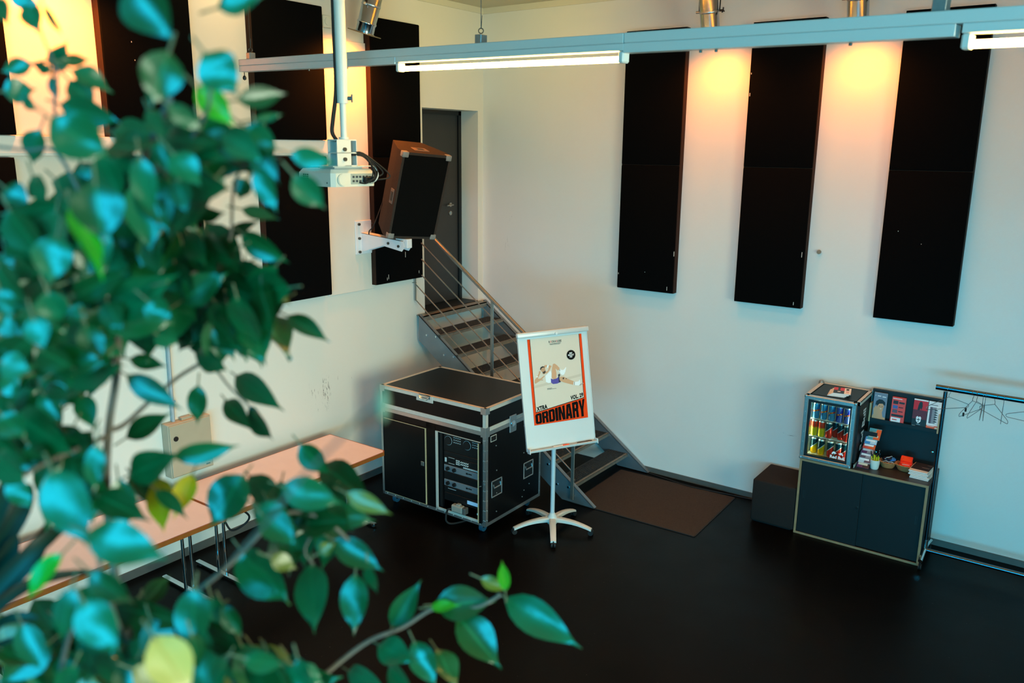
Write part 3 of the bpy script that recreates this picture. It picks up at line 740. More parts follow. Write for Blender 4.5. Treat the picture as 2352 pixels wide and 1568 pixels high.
m = MB(); m.tube(spline([(.62, -4.33, .66), (.66, -4.22, .60), (.64, -4.10, .48), (.60, -4.12, .40), (.58, -4.24, .38), (.56, -4.30, .50), (.50, -4.35, .60), (.42, -4.30, .66)]), .009); m.build('cable_loop', RUB, o)
m = MB(); m.box((.40, -4.40, .635), (.62, -4.31, .66), bev=.004); m.build('socket_strip', BLACKP, o)

# ------------------------------------------------------------------ suspended fluorescent lighting rail
RK = 102800*.08
def rpt(px, py):
    return at_d(px, py, RK/(px+900))
A, B = rpt(557, 152), rpt(2220, 55)
RD = (B-A).normalized()
def rs(px):   # distance along rail of the picture column
    p = rpt(px, 152-(px-557)*.0583); return (p-A).dot(RD)
up = (Vector((0, 0, 1))-RD*RD.z).normalized(); sd = RD.cross(up).normalized()
MR = Matrix(((RD.x, sd.x, up.x, A.x), (RD.y, sd.y, up.y, A.y), (RD.z, sd.z, up.z, A.z), (0, 0, 0, 1)))
s920, s1440, s2220 = rs(916), rs(1441), rs(2218)
END = s2220+1.62
RAILM = mat('white_enamel_rail', '#d3d6d4', .28, spec=.5, coat=.2)
rail = thing('lighting_rail', 'long white suspended lighting rail crossing the picture below the ceiling', 'ceiling light rail', MR@Vector((2, 0, 0)))
m = MB(); m.box((0, -.03, 0), (s1440-.001, .03, .041), MR, .003); m.box((s1440+.001, -.03, 0), (END, .03, .041), MR, .003); m.build('upper_profile', RAILM, rail)
for a_, b_ in ((0, s920), (s1440, s2220-.02)): MB().box((a_, -.028, -.039), (b_, .028, -.0005), MR, .002).build('lower_cover', RAILM, rail)
m = MB()
for s in (s920-.9, s920-.5, s1440+.35, s1440+.42, s1440+.95): m.cyl(MR@Vector((s, -.015, -.039)), MR@Vector((s, -.015, -.048)), .006, seg=8)
m.build('cover_clip', SCREW, rail)
m = MB(); m.cyl(MR@Vector((.02, 0, -.04)), MR@Vector((.02, 0, -.062)), .003, seg=6); m.lathe([(0, -.018), (.011, -.012), (.013, 0), (.008, .012), (0, .016)], MR@Vector((.02, 0, -.075)), (0, 0, 1), 10); m.build('end_toggle', BLACKP, rail)
m = MB(); m.box((s1440+.03, -.0290, -.030), (s1440+.12, -.0284, -.010), MR); m.build('rating_label', mat('faint_label', '#b9c4c6', .5), rail)
TUBE = mat('lit_fluorescent_tube', '#ffffff', .5, emit=(1, .52, .10), estr=95)
def luminaire(s0, s1, label):
    o = thing('fluorescent_lamp', label, 'fluorescent lamp', MR@Vector(((s0+s1)/2, 0, -.02)), group='fluorescent tubes on the suspended rail')
    m = MB(); m.box((s0, -.028, -.030), (s1, .028, -.0005), MR, .002); m.build('tube_housing', RAILM, o)
    for s in (s0, s1-.03):
        m = MB(); m.box((s, -.024, -.078), (s+.03, .024, -.030), MR, .006); m.build('lamp_holder', WHITEM, o)
    m = MB(); m.cyl(MR@Vector((s0+.03, 0, -.062)), MR@Vector((s1-.03, 0, -.062)), .013, seg=16); m.build('tube', TUBE, o)
    return o
luminaire(s920, s1440, 'glowing fluorescent tube in the middle of the suspended rail')
luminaire(s2220, s2220+1.5, 'glowing fluorescent tube at the right end of the suspended rail, cut by the picture edge')
for px, nm in ((577, 'leftmost'), (1104, 'middle'), (2155, 'rightmost')):
    p = MR@Vector((rs(px), 0, .041)); 
    o = thing('rail_hanger', {'leftmost': 'wire hanger with small grey block near the left end of the lighting rail', 'middle': 'wire hanger with grey block above the middle fluorescent tube', 'rightmost': 'hanger block on top of the lighting rail above the rightmost panel'}[nm], 'hanger', p, group='wire hangers of the lighting rail')
    m = MB(); m.box((rs(px)-.022, -.022, .041), (rs(px)+.022, .022, .082), MR, .002); m.build('block', mat('zinc_block', '#8b9092', .4, .6, noise=.2, nscale=60), o)
    q = MR@Vector((rs(px), 0, .082))
    m = MB(); m.tube(arc(q+Vector((0, 0, .018)), .012, 0, 2*PI, 14, CR, (0, 0, 1)), .0028, seg=6, cap=False); m.build('eyelet', SCREW, o)
    m = MB(); m.tube([q+Vector((0, 0, .03)), (q.x, q.y, CEIL)], .0018, seg=6); m.tube([q+Vector((.002, 0, .03)), q+Vector((.004, .004, .09))], .0015, seg=5); m.build('wire', SCREW, o)

# ------------------------------------------------------------------ projector on its ceiling pole
PB = at_d(790, 318, 4.3)
pj = thing('projector', 'white ceiling projector with cables hanging on a long white pole', 'projector', (PB.x, PB.y, PB.z-.2))
POLEM = mat('white_pole_paint', '#d3d5cf', .35)
v1 = at_d(866, 428, 4.51)-at_d(765, 430, 4.3); v1.z = 0; v1.normalize()     # along the rear panel
v2 = Vector((-v1.y, v1.x, 0))
if v2.dot(CF) < 0: v2 = -v2
P0 = at_d(765, 430, 4.3)
Mp = Matrix(((v1.x, v2.x, 0, P0.x), (v1.y, v2.y, 0, P0.y), (0, 0, 1, P0.z), (0, 0, 0, 1)))
PWD, PDP, PHT = .285, .32, .090
PROJ = mat('projector_plastic', '#d2d1c6', .4)
m = MB()
ch = .02
poly = [(0+ch, 0), (PWD-ch, 0), (PWD, ch), (PWD, PDP-ch), (PWD-ch, PDP), (ch, PDP), (0, PDP-ch), (0, ch)]
a = [m.bm.verts.new(Mp@Vector((x, y, 0.0))) for x, y in poly]
b = [m.bm.verts.new(Mp@Vector((x, y, PHT*.78))) for x, y in poly]
cx_, cy_ = PWD/2, PDP/2
c = [m.bm.verts.new(Mp@Vector((cx_+(x-cx_)*.9, cy_+(y-cy_)*.9, PHT))) for x, y in poly]
for r0, r1 in ((a, b), (b, c)):
    for i in range(8): m.face((r0[i], r0[(i+1) % 8], r1[(i+1) % 8], r1[i]))
m.face(a[::-1]); m.face(c)
pbody = m.build('projector_body', PROJ, pj)
m = MB(); m.box((.115, -.002, .012), (PWD-.018, .004, .068), Mp, .002); cp = m.build('connector_panel', mat('connector_panel_grey', '#9aa39c', .45), pbody)
m = MB()
for i in range(5):
    for j in range(2): m.box((.125+i*.022, -.005, .045-j*.022), (.138+i*.022, 0, .056-j*.022), Mp, .001)
m.build('sockets', mat('dark_blue_grey_sockets', '#25313c', .5), cp)
m = MB(); m.cyl(Mp@Vector((.058, 0, .036)), Mp@Vector((.058, -.009, .036)), .031, seg=28); m.cyl(Mp@Vector((.058, -.009, .036)), Mp@Vector((.058, -.012, .036)), .027, seg=28); m.build('speaker_cap', PROJ, pbody)
m = MB()
for i in range(3):
    for j in range(6): m.box((-.002, .215+i*.018, .012+j*.009), (.002, .227+i*.018, .018+j*.009), Mp)
m.build('vent_grille', BLACKP, pbody)
m = MB(); m.cyl(Mp@Vector((0, .05, .02)), Mp@Vector((-.002, .05, .02)), .004, seg=8); m.build('screw', SCREW, pbody)
m = MB(); m.box((.005, .0, PHT+.012), (PWD-.002, .20, PHT+.017), Mp, .001); m.box((.05, .05, PHT-.002), (.23, .18, PHT+.012), Mp); m.build('mount_plate', POLEM, pj)
# square bracket above the plate
B0 = Mp@Vector((.055, .06, PHT+.017)); z1 = PB.z-.005
Mq = Matrix(((v1.x, v2.x, 0, PB.x), (v1.y, v2.y, 0, PB.y), (0, 0, 1, 0), (0, 0, 0, 1)))
zb = P0.z+PHT+.017
m = MB(); m.box((-.075, -.040, zb), (.012, -.035, z1), Mq); m.box((-.075, .035, zb), (.012, .04, z1), Mq)
m.box((.008, -.04, zb), (.012, .04, zb+.006), Mq); m.box((-.075, -.04, z1-.006), (.05, .04, z1), Mq); m.box((-.075, -.04, zb), (.05, .04, zb+.005), Mq); m.box((.046, -.04, zb), (.05, .04, z1), Mq); m.box((-.075, -.04, (zb+z1)/2-.003), (.05, .04, (zb+z1)/2+.003), Mq); br = m.build('bracket', POLEM, pj)
for z in (zb+.035, zb+.085): MB().cyl(Mq@Vector((-.03, -.04, z)), Mq@Vector((-.03, -.05, z)), .010, seg=10).build('bolt', SCREW, br)
m = MB(); m.cyl((PB.x, PB.y, z1), (PB.x, PB.y, z1+.19), .017, seg=18); m.cyl((PB.x, PB.y, z1), (PB.x, PB.y, z1+.012), .026, seg=18); m.build('inner_pole', POLEM, pj)
m = MB(); m.cyl((PB.x, PB.y, z1+.18), (PB.x, PB.y, CEIL), .0285, seg=22); m.build('outer_pole', POLEM, pj)
tq = Vector((PB.x, PB.y, z1+.205))
m = MB(); m.cyl(tq, tq+CR*.045, .010); m.box((-.004, -.004, -.02), (.004, .004, .02), Matrix.Translation(tq+CR*.048), .002); m.build('thumb_screw', mat('blue_grey_knob', '#3a5560', .4), pj)
pc = [tq+CR*-.033-CF*.005+Vector((0, 0, z)) for z in (1.0, .6, .3, .05)]
pc += [tq+CR*-.055+Vector((0, 0, -.10)), tq+CR*-.062+Vector((0, 0, -.17)), Vector((PB.x, PB.y, z1))+CR*-.035+v2*.0+Vector((0, 0, -.01))]
m = MB(); m.tube(spline(pc), .0075); m.tube(spline([p+CR*.008 for p in pc]), .005)
m.build('pole_cable', RUB, pj)
m = MB()
st = Mq@Vector((.02, -.02, zb+.055))
for k, (ex, ez) in enumerate(((.20, .045), (.215, .03), (.235, .05), (.17, .02), (.25, .035))):
    en = Mp@Vector((ex, -.004, ez)); mid = Mp@Vector((ex+.02+.012*k, -.05-.006*k, .10-.01*k))
    m.tube(spline([st, st+v1*.06+Vector((0, 0, -.005+.004*k))-v2*.03, mid, Mp@Vector((ex+.015, -.05, ez)), en]), .004)
m.box((.19, -.03, .018), (.23, -.006, .05), Mp, .004); m.box((.235, -.025, .02), (.262, -.006, .045), Mp, .004)
m.build('signal_cables', RUB, pj)
m = MB(); en = Mp@Vector((.225, -.004, .02)); m.tube(spline([st+v1*.02, st+v1*.08-v2*.02, Mp@Vector((.25, -.055, .08)), Mp@Vector((.24, -.05, .03)), en]), .0035); m.build('white_cable', WHITEM, pj)

# ------------------------------------------------------------------ warm PAR spotlights
LAMPS = []
PARM = mat('polished_par_can', '#b4bfca', .18, 1, noise=.1, nscale=9)
def par(x, y, zf, tilt, label):
    """chrome can pointing down and towards the wall; tilt = horizontal lean vector of the beam."""
    ax = Vector((tilt[0], tilt[1], -1)).normalized()
    f = Vector((x, y, zf)); b = f-ax*.47
    o = thing('par_spotlight', label, 'spotlight', (x, y, zf), group='chrome spotlights above the wall')
    m = MB(); m.lathe([(0, .47), (.035, .465), (.05, .45), (.075, .42), (.088, .40), (.088, .11), (.094, .10), (.094, .09), (.088, .08), (.088, .012), (.104, .006), (.104, 0), (.088, 0), (.085, .06), (0, .07)], f, -ax, 28); bd_ = m.build('can', PARM, o)
    s, u_, d_ = axes(ax)
    Mf = Matrix(((s.x, u_.x, -ax.x, f.x), (s.y, u_.y, -ax.y, f.y), (s.z, u_.z, -ax.z, f.z), (0, 0, 0, 1)))
    m = MB()
    for a_ in ((-.118, -.118, -.004, .118, -.096, .004), (-.118, .096, -.004, .118, .118, .004), (-.118, -.096, -.004, -.096, .096, .004), (.096, -.096, -.004, .118, .096, .004)): m.box(a_[:3], a_[3:], Mf)
    m.build('filter_frame', mat('worn_metal_frame', '#8d7c5e', .4, .8), o)
    m = MB(); m.cyl(f-ax*.062, f-ax*.066, .082, seg=24); m.build('lit_lens', mat('lit_amber_lens', '#ffb060', .4, emit=(1, .55, .18), estr=18), o)
    h = Vector((-tilt[1], tilt[0], 0)).normalized() if abs(tilt[0])+abs(tilt[1]) > 0 else Vector((1, 0, 0))
    p = f-ax*.26
    topp = Vector((p.x, p.y, CEIL-.05))
    m = MB()
    for sg_ in (-1, 1): m.tube([p+h*(sg_*.10), p+h*(sg_*.105)+Vector((0, 0, .16)), topp+h*(sg_*.04)], .010, flat=(1.3, .35))
    m.box((topp.x-.05, topp.y-.05, topp.z-.004), (topp.x+.05, topp.y+.05, CEIL)); m.build('yoke', mat('dark_yoke', '#2a2926', .4, .7), o)
    m = MB(); m.cyl(p-h*.10, p-h*.135, .010)
    for k in range(3):
        a = k*2*PI/3; q = p-h*.135; m.tube([q, q+Vector((0, 0, 1))*.026*math.cos(a)+ax.cross(h)*.026*math.sin(a)], .007)
    m.build('tilt_knob', BLACKP, o)
    m = MB(); m.lathe([(.0905, -.01), (.0925, -.005), (.0925, .005), (.0905, .01)], p, -ax, 28); m.cyl(p+h*.09, p+h*.13, .012); m.build('clamp_band', ALU, o)
    ld = bpy.data.lights.new('par_beam', 'SPOT'); lo = bpy.data.objects.new('par_beam', ld); COL.objects.link(lo)
    lo.location = f+ax*.03; lo.rotation_euler = ax.to_track_quat('-Z', 'Y').to_euler(); LAMPS.append((lo, ld))
    return o
par(.33, -2.25, 4.64, (-.30, -.10), 'chrome spotlight above the left wall beside the projector pole, glowing amber')
par(.33, -5.04, 4.78, (-.30, 0), 'chrome spotlight above the left wall, hidden over the top left leaves')
par(3.008, -.36, 4.60, (0, .30), 'chrome spotlight above the right wall, nearer the stairs, behind the rail')
par(4.332, -.36, 4.60, (0, .30), 'chrome spotlight above the right wall, farther from the stairs, behind the rail')

# ------------------------------------------------------------------ wall loudspeaker
yaw, tl, rl = -.336, .276, -.08
Fs = Vector((math.cos(yaw)*math.cos(tl), math.sin(yaw)*math.cos(tl), -math.sin(tl)))
r0 = Vector((-math.sin(yaw), math.cos(yaw), 0)); u0 = Fs.cross(r0)
sr = r0*math.cos(rl)+u0*math.sin(rl); su = u0*math.cos(rl)-r0*math.sin(rl)
k = 1.115
SCp = CAM+(Vector((1.339, -2.623, 3.165))-CAM)*k
sw, sh_, sdp, swb = .482*k, .779*k, .391*k, .29*k
Ms = Matrix(((sr.x, su.x, Fs.x, SCp.x), (sr.y, su.y, Fs.y, SCp.y), (sr.z, su.z, Fs.z, SCp.z), (0, 0, 0, 1)))
sp = thing('loudspeaker', 'big black carpet-covered loudspeaker tilted down on a white wall bracket', 'loudspeaker', SCp)
CARP = mat('black_carpet_cover', '#3a312b', .92, spec=.15, noise=.25, nscale=60, bump=.4, bscale=250)
m = MB()
m.prism([(-sw/2, 0), (sw/2, 0), (sw/2, -.12), (swb/2, -sdp), (-swb/2, -sdp), (-sw/2, -.12)], Ms@Vector((0, -sh_/2, 0)), sr, Fs, su*sh_); cab = m.build('cabinet', CARP, sp)
m = MB(); m.box((-sw/2+.025, -sh_/2+.025, 0), (sw/2-.025, sh_/2-.025, .006), Ms, .003); m.build('grille', mat('black_grille_cloth', '#070706', .9, spec=.1, bump=.3, bscale=400), cab)
CORN = mat('grey_plastic_corner', '#84807a', .5, noise=.1)
for sx in (-1, 1):
    for sy in (-1, 1):
        m = MB(); x, y = sx*sw/2, sy*sh_/2
        xi, yi = x-sx*.062, y-sy*.052
        m.box((min(x, xi)-.003*(sx < 0), min(y, yi)-.003*(sy < 0), -.05), (max(x, xi)+.003*(sx > 0), max(y, yi)+.003*(sy > 0), .009), Ms, .008, 2); m.build('corner', CORN, cab)
hnd = MB(); hnd.box((-sw/2-.004, -.10, -.105), (-sw/2+.004, .05, -.035), Ms, .006); h1 = hnd.build('side_handle', mat('handle_dish', '#6b5a50', .6), cab)
m = MB(); m.box((-sw/2-.006, -.07, -.088), (-sw/2-.002, .02, -.050), Ms, .004); m.build('handle_recess', BLACKP, h1)
m = MB(); m.box((-.09, sh_/2-.004, -.20), (.07, sh_/2+.004, -.09), Ms, .006); h1 = m.build('top_handle', mat('handle_dish', '#6b5a50', .6), cab)
m = MB(); m.box((-.05, sh_/2, -.17), (.03, sh_/2+.006, -.12), Ms, .004); m.build('handle_recess', BLACKP, h1)
m = MB(); m.tube(spline([Ms@Vector((-swb/2-.01, -.20, -sdp+.03)), Vector((.25, -2.12, 2.82)), Vector((.16, -2.10, 2.75)), Vector((.12, -2.06, 2.68))]), .006); m.build('cable', RUB, sp)
# bracket
bk = thing('speaker_bracket', 'white steel wall bracket carrying the loudspeaker', 'wall bracket', (.03, -2.03, 2.68))
BRW = mat('white_bracket_paint', '#dcdfe2', .4)
m = MB(); m.box((.022, -2.17, 2.505), (.034, -1.89, 2.85), bev=.003); pt = m.build('wall_plate', BRW, bk)
for y, z in ((-2.125, 2.815), (-1.935, 2.815), (-2.125, 2.67), (-2.125, 2.53), (-1.935, 2.53)): MB().cyl((.034, y, z), (.052, y, z), .014, seg=10).build('bolt', SCREW, pt)
m = MB()
for y in (-2.09, -1.99):
    m.prism([(.034, 2.725), (.62, 2.68), (.64, 2.62), (.60, 2.575), (.34, 2.615), (.034, 2.53)], (0, y, 0), (1, 0, 0), (0, 0, 1), (0, .006, 0))
m.prism([(.034, 2.725), (.62, 2.68), (.62, 2.676), (.034, 2.721)], (0, -2.09, 0), (1, 0, 0), (0, 0, 1), (0, .106, 0)); ar = m.build('arm', BRW, bk)
for x, z in ((.42, 2.645), (.56, 2.625)): MB().cyl((x, -2.10, z), (x, -2.07, z), .014, seg=10).build('arm_bolt', SCREW, ar)
m = MB(); m.box((.50, -2.07, 2.61), (.66, -2.0, 2.70), bev=.003); m.build('tilt_head', BRW, bk)
# ------------------------------------------------------------------ sideboard
DARKT = mat('dark_brown_top', '#2e2320', .45, noise=.1)
CABD = mat('black_cabinet_lacquer', '#111414', .5, spec=.35, noise=.06)
OAK = mat('ply_front_edge', '#8f7350', .55, noise=.2, nscale=22)
SX0, SX1, SY0, SY1, SZ = 4.238, 5.352, -.545, -.03, .762
cb = thing('sideboard', 'low black sideboard with two sliding doors and pale wood edges under the drinks cooler', 'sideboard', ((SX0+SX1)/2, -.29, 0))
m = MB(); m.box((SX0, SY0+.003, 0), (SX0+.02, SY1, SZ-.02)); m.box((SX1-.02, SY0+.003, 0), (SX1, SY1, SZ-.02)); m.box((SX0, SY1-.01, 0), (SX1, SY1, SZ-.02)); m.box((SX0, SY0+.003, .0), (SX1, SY1, .02)); m.build('carcass', CABD, cb)
m = MB(); m.box((SX0, SY0+.003, SZ-.02), (SX1, SY1, SZ), bev=.001); m.build('top_board', DARKT, cb)
m = MB(); m.box((SX0, SY0, 0), (SX0+.021, SY0+.004, SZ)); m.box((SX1-.021, SY0, 0), (SX1, SY0+.004, SZ)); m.box((SX0+.021, SY0, 0), (SX1-.021, SY0+.004, .021)); m.box((SX0+.021, SY0, SZ-.021), (SX1-.021, SY0+.004, SZ)); m.build('edge_banding', OAK, cb)
dl = MB().box((SX0+.022, SY0+.010, .022), (4.805, SY0+.026, SZ-.022), bev=.001).build('sliding_door', CABD, cb)
dr_ = MB().box((4.78, SY0+.030, .022), (SX1-.022, SY0+.046, SZ-.022), bev=.001).build('sliding_door', CABD, cb)
GR = mat('dark_grip', '#1d2526', .4)
MB().box((4.295, SY0+.008, .37), (4.300, SY0+.012, .45)).box((4.310, SY0+.008, .37), (4.3125, SY0+.012, .45)).build('grip', GR, dl)
MB().box((5.275, SY0+.028, .37), (5.280, SY0+.032, .45)).box((5.288, SY0+.028, .37), (5.2905, SY0+.032, .45)).build('grip', GR, dr_)
MB().cyl((4.785, SY0+.010, .40), (4.785, SY0+.002, .40), .012, seg=16).build('lock', CHROME, dl)

# ------------------------------------------------------------------ leaflet board standing on the sideboard
BLB = mat('black_board_laminate', '#0f1517', .5, spec=.4, noise=.06)
PALEW = mat('pale_wood', '#b9a27a', .55, noise=.12, nscale=25)
lb = thing('leaflet_board', 'black leaflet board with a narrow rack shelf standing behind the baskets', 'leaflet rack', (5.01, -.07, SZ))
m = MB(); m.box((4.716, -.075, SZ), (5.318, -.05, 1.425), bev=.001); m.build('back_panel', BLB, lb)
m = MB(); m.box((4.73, -.135, 1.125), (5.305, -.075, 1.140)); m.box((4.73, -.140, 1.125), (5.305, -.135, 1.158)); m.build('shelf', BLB, lb)
for x in (4.716, 5.303):
    m = MB(); m.box((x, -.142, 1.12), (x+.014, -.075, 1.30), bev=.001); m.build('side_bracket', PALEW, lb)
m = MB(); m.cyl((5.285, -.075, .935), (5.285, -.10, .93), .006); m.lathe([(0, .014), (.01, .010), (.012, 0), (0, -.008)], (5.285, -.105, .93), (0, -1, 0), 12); m.build('knob', CHROME, lb)
# brochures
lean = Vector((0, .075, 1)).normalized()
BU = Vector((1, 0, 0))
def brochure(x, w, h, z, th, paper, label, draw, pal, cnt=1):
    o = thing('brochure', label, 'brochure', (x+w/2, -.11, z), group='brochures on the leaflet rack')
    y = -.1335 + 0
    O = Vector((x, -.128, z))
    n = BU.cross(lean)
    m = MB(); m.prism([(0, 0), (w, 0), (w, h), (0, h)], O, BU, lean, -n*th); b = m.build('pages', paper, o)
    p = Print(O+n*.0006, BU, lean, pal, w, h, .0004); draw(p); p.build('cover_print', b)
    return o
C = {k: mat('print_'+k, v, .5) for k, v in dict(slate='#6d7d8e', hairblack='#14110f', skin='#a9806e', skinpink='#c9a2a0', coral='#e2483e', darkp='#1c1d22', bluep='#3d5f9e', brightred='#d0101a', maroon='#5c1020', white='#e6e4e2', greyp='#8b8b92', mauve='#5a4a58', orangep='#e25a2c', tealp='#2d9aa6', skyp='#2f8fc4', purplep='#5a2a52', cream='#d9c9b0', paleblue='#b9d3de', silver='#c9ced0').items()}
def d1(p):
    p.rect(0, 0, 1, 1, 0, 1); p.rect(.10, .875, .14, .895, 3, 2); p.rect(.26, .865, .52, .89, 3, 2); p.rect(.62, .85, .90, .878, 3, 2)
    p.poly([(0, 0), (1, 0), (1, .12), (.8, .14), (.72, .30), (.78, .42), (.60, .50), (.35, .45), (.2, .52), (.06, .40), (.1, .2), (0, .12)], 2, 2)
    p.poly([(.30, .40), (.34, .62), (.72, .64), (.82, .52), (.74, .40), (.55, .33)], 2, 3)
    p.poly([(.16, .52), (.2, .68), (.4, .76), (.65, .76), (.88, .68), (.9, .56), (.8, .58), (.7, .62), (.45, .60), (.32, .52), (.22, .56)], 1, 4)
    p.poly([(.45, .52), (.55, .50), (.55, .515), (.45, .535)], 1, 4); p.poly([(.64, .50), (.73, .51), (.73, .525), (.64, .515)], 1, 4); p.poly([(.52, .43), (.68, .44), (.60, .41)], 3, 4)
def d2(p):
    p.rect(0, 0, 1, 1, 0, 1)
    for i, (c, y) in enumerate(((1, .74), (2, .56), (4, .40))): p.rect(.1, y, .46, y+.13, c, 2); p.rect(.52, y+.03, .92, y+.10, 1, 2) if i == 0 else p.rect(.52, y+.05, .85, y+.09, 6, 2)
    p.rect(.06, .26, .92, .345, 1, 2); p.rect(.06, .03, .75, .22, 3, 2); p.rect(.15, .12, .5, .16, 5, 3); p.rect(.05, .93, .72, .955, 3, 2)
def d3(p):
    p.rect(0, 0, 1, 1, 1, 1); p.rect(0, .62, 1, .955, 0, 2); p.rect(0, .955, 1, 1, 3, 2); p.rect(0, .30, 1, .62, 2, 2)
    p.poly([(.30, .60), (.34, .78), (.40, .90), (.5, .93), (.6, .90), (.64, .76), (.58, .62), (.52, .70), (.46, .62)], 1, 3)
    p.poly([(.28, .36), (.30, .22), (.46, .14), (.62, .22), (.64, .36), (.55, .40), (.46, .37), (.37, .40)], 3, 3)
    p.rect(.44, .18, .48, .34, 1, 4); p.rect(.34, .27, .58, .295, 1, 4); p.rect(.35, .105, .62, .115, 3, 3); p.rect(.05, .03, .28, .06, 3, 3); p.rect(.62, .02, .88, .05, 3, 3)
def d4(p):
    p.rect(0, 0, 1, 1, 0, 1); p.rect(.14, .22, .62, .80, 1, 2); p.rect(.14, .22, .32, .80, 2, 3)
    for i in range(6): p.disc(.62, .30+i*.08, .13, .02, 3, 4, 10)
    p.rect(.1, .86, .7, .89, 1, 2); p.rect(0, 0, 1, .15, 4, 2); p.rect(.66, .03, .86, .11, 5, 3); p.rect(.06, .12, .6, .135, 0, 3)
brochure(4.742, .115, .262, 1.143, .004, PAPER, 'grey brochure with a smiling curly-haired face, leftmost on the leaflet rack', d1, [C['slate'], C['hairblack'], C['skin'], C['white']])
brochure(4.90, .118, .245, 1.143, .022, C['coral'], 'thick coral red brochure with small square pictures on the leaflet rack', d2, [C['coral'], C['darkp'], C['bluep'], C['white'], C['mauve'], C['coral'], C['maroon']])
brochure(5.085, .118, .262, 1.143, .006, PAPER, 'red and black brochure with a white shield emblem on the leaflet rack', d3, [C['brightred'], C['hairblack'], C['maroon'], C['white']])
brochure(5.208, .108, .262, 1.143, .004, PAPER, 'white brochure with grey picture and orange foot, rightmost on the leaflet rack', d4, [C['white'], C['greyp'], C['mauve'], C['darkp'], C['orangep'], C['cream']])

# ------------------------------------------------------------------ drinks cooler
fx0, fx1, fy0, fy1, fz0, fz1 = 4.236, 4.712, -.555, -.04, .764, 1.392
fr = thing('drinks_cooler', 'small glass-door drinks cooler in a flight-case housing, full of cans', 'drinks cooler', (4.474, -.29, SZ))
LIN = mat('cooler_liner', '#c5cbb5', .35)
th_ = .04
m = MB(); m.box((fx0, fy0+.06, fz0), (fx0+th_, fy1, fz1)); m.box((fx1-th_, fy0+.06, fz0), (fx1, fy1, fz1)); m.box((fx0, fy0+.06, fz1-th_), (fx1, fy1, fz1)); m.box((fx0, fy0+.06, fz0), (fx1, fy1, fz0+th_)); m.box((fx0, fy1-th_, fz0), (fx1, fy1, fz1)); hs = m.build('housing', BLAMT, fr)
m = MB(); m.box((fx0+th_, fy0+.06, fz0+th_), (fx0+th_+.003, fy1-th_, fz1-th_)); m.box((fx1-th_-.003, fy0+.06, fz0+th_), (fx1-th_, fy1-th_, fz1-th_)); m.box((fx0+th_, fy1-th_-.003, fz0+th_), (fx1-th_, fy1-th_, fz1-th_)); m.box((fx0+th_, fy0+.06, fz0+th_), (fx1-th_, fy1-th_, fz0+th_+.003)); m.box((fx0+th_, fy0+.06, fz1-th_-.003), (fx1-th_, fy1-th_, fz1-th_)); m.build('liner', LIN, fr)
# edge profiles of the housing
m = MB(); e = .03
m.box((fx0-.003, fy0+.055, fz1-.002), (fx0+e, fy1, fz1+.003)); m.box((fx1-e, fy0+.055, fz1-.002), (fx1+.003, fy1, fz1+.003)); m.box((fx0, fy1-e, fz1-.002), (fx1, fy1+.003, fz1+.003)); m.box((fx1-.002, fy0+.055, fz1-e), (fx1+.003, fy1, fz1+.003)); m.box((fx1-.002, fy0+.055, fz0), (fx1+.003, fy1, fz0+e)); m.box((fx1-.002, fy1-e, fz0), (fx1+.003, fy1, fz1)); m.build('edge_profile', GREYE, hs)
m = MB()
for x in (fx0, fx1): m.lathe([(0, .028), (.018, .022), (.026, .006), (.026, -.012), (.012, -.03), (0, -.03)], (x, fy1-.01, fz1), (0, 0, 1), 14)
m.build('ball_corner', STEEL, hs)
p = Print((fx1+.0006, fy0+.10, fz0+.30), (0, 0, 1), (0, -1, 0), [C['white']], 1, 1, .0006)
p = Print((fx1+.0006, fy0+.30, fz0+.12), (0, 0, 1), (0, -1, 0), [C['silver']], 1, 1, .0006)
p.text('Red Bull', 0, 0, .40, .10, 0, 1, .03); p.build('side_lettering', hs)
# door: aluminium frame, black gasket, glass
dy = fy0
dx0, dx1, dz0, dz1 = fx0-.004, fx1-.02, fz0+.004, fz1-.004
fw = .036
m = MB(); m.box((dx0, dy, dz0), (dx0+fw, dy+.05, dz1), bev=.003); m.box((dx1-fw, dy, dz0), (dx1, dy+.05, dz1), bev=.003); m.box((dx0, dy-.001, dz1-fw), (dx1, dy+.05, dz1), bev=.003); m.box((dx0, dy-.001, dz0), (dx1, dy+.05, dz0+fw*.8), bev=.003); dfm = m.build('door_frame', ALU, fr)
g0, g1, gz0, gz1 = dx0+.060, dx1-.052, dz0+.048, dz1-.062
m = MB(); m.box((dx0+fw, dy+.008, dz0+fw*.8), (g0, dy+.045, dz1-fw)); m.box((g1, dy+.008, dz0+fw*.8), (dx1-fw, dy+.045, dz1-fw)); m.box((g0, dy+.008, gz1), (g1, dy+.045, dz1-fw)); m.box((g0, dy+.008, dz0+fw*.8), (g1, dy+.045, gz0)); m.build('gasket', BLACKP, dfm)
for x in (dx0, dx1):
    for z in (dz0, dz1):
        m = MB(); m.box((x-.022 if x > 4.5 else x-.004, dy-.006, z-.022 if z > 1 else z-.004), (x+.004 if x > 4.5 else x+.022, dy+.02, z+.004 if z > 1 else z+.022), bev=.008, seg=2); m.build('corner_piece', STEEL, dfm)
m = MB()
for i in range(6):
    for x in (dx0+.018, dx1-.018): m.cyl((x, dy, dz0+.07+i*.098), (x, dy-.003, dz0+.07+i*.098), .004, seg=8)
for i in range(4):
    for z in (dz0+.014, dz1-.018): m.cyl((dx0+.09+i*.09, dy, z), (dx0+.09+i*.09, dy-.003, z), .004, seg=8)
m.build('rivets', mat('bright_rivet', '#d8d8d2', .3, .8), dfm)
gm = bpy.data.materials.new('cooler_glass'); gm.use_nodes = True
nt = gm.node_tree; nt.nodes.clear()
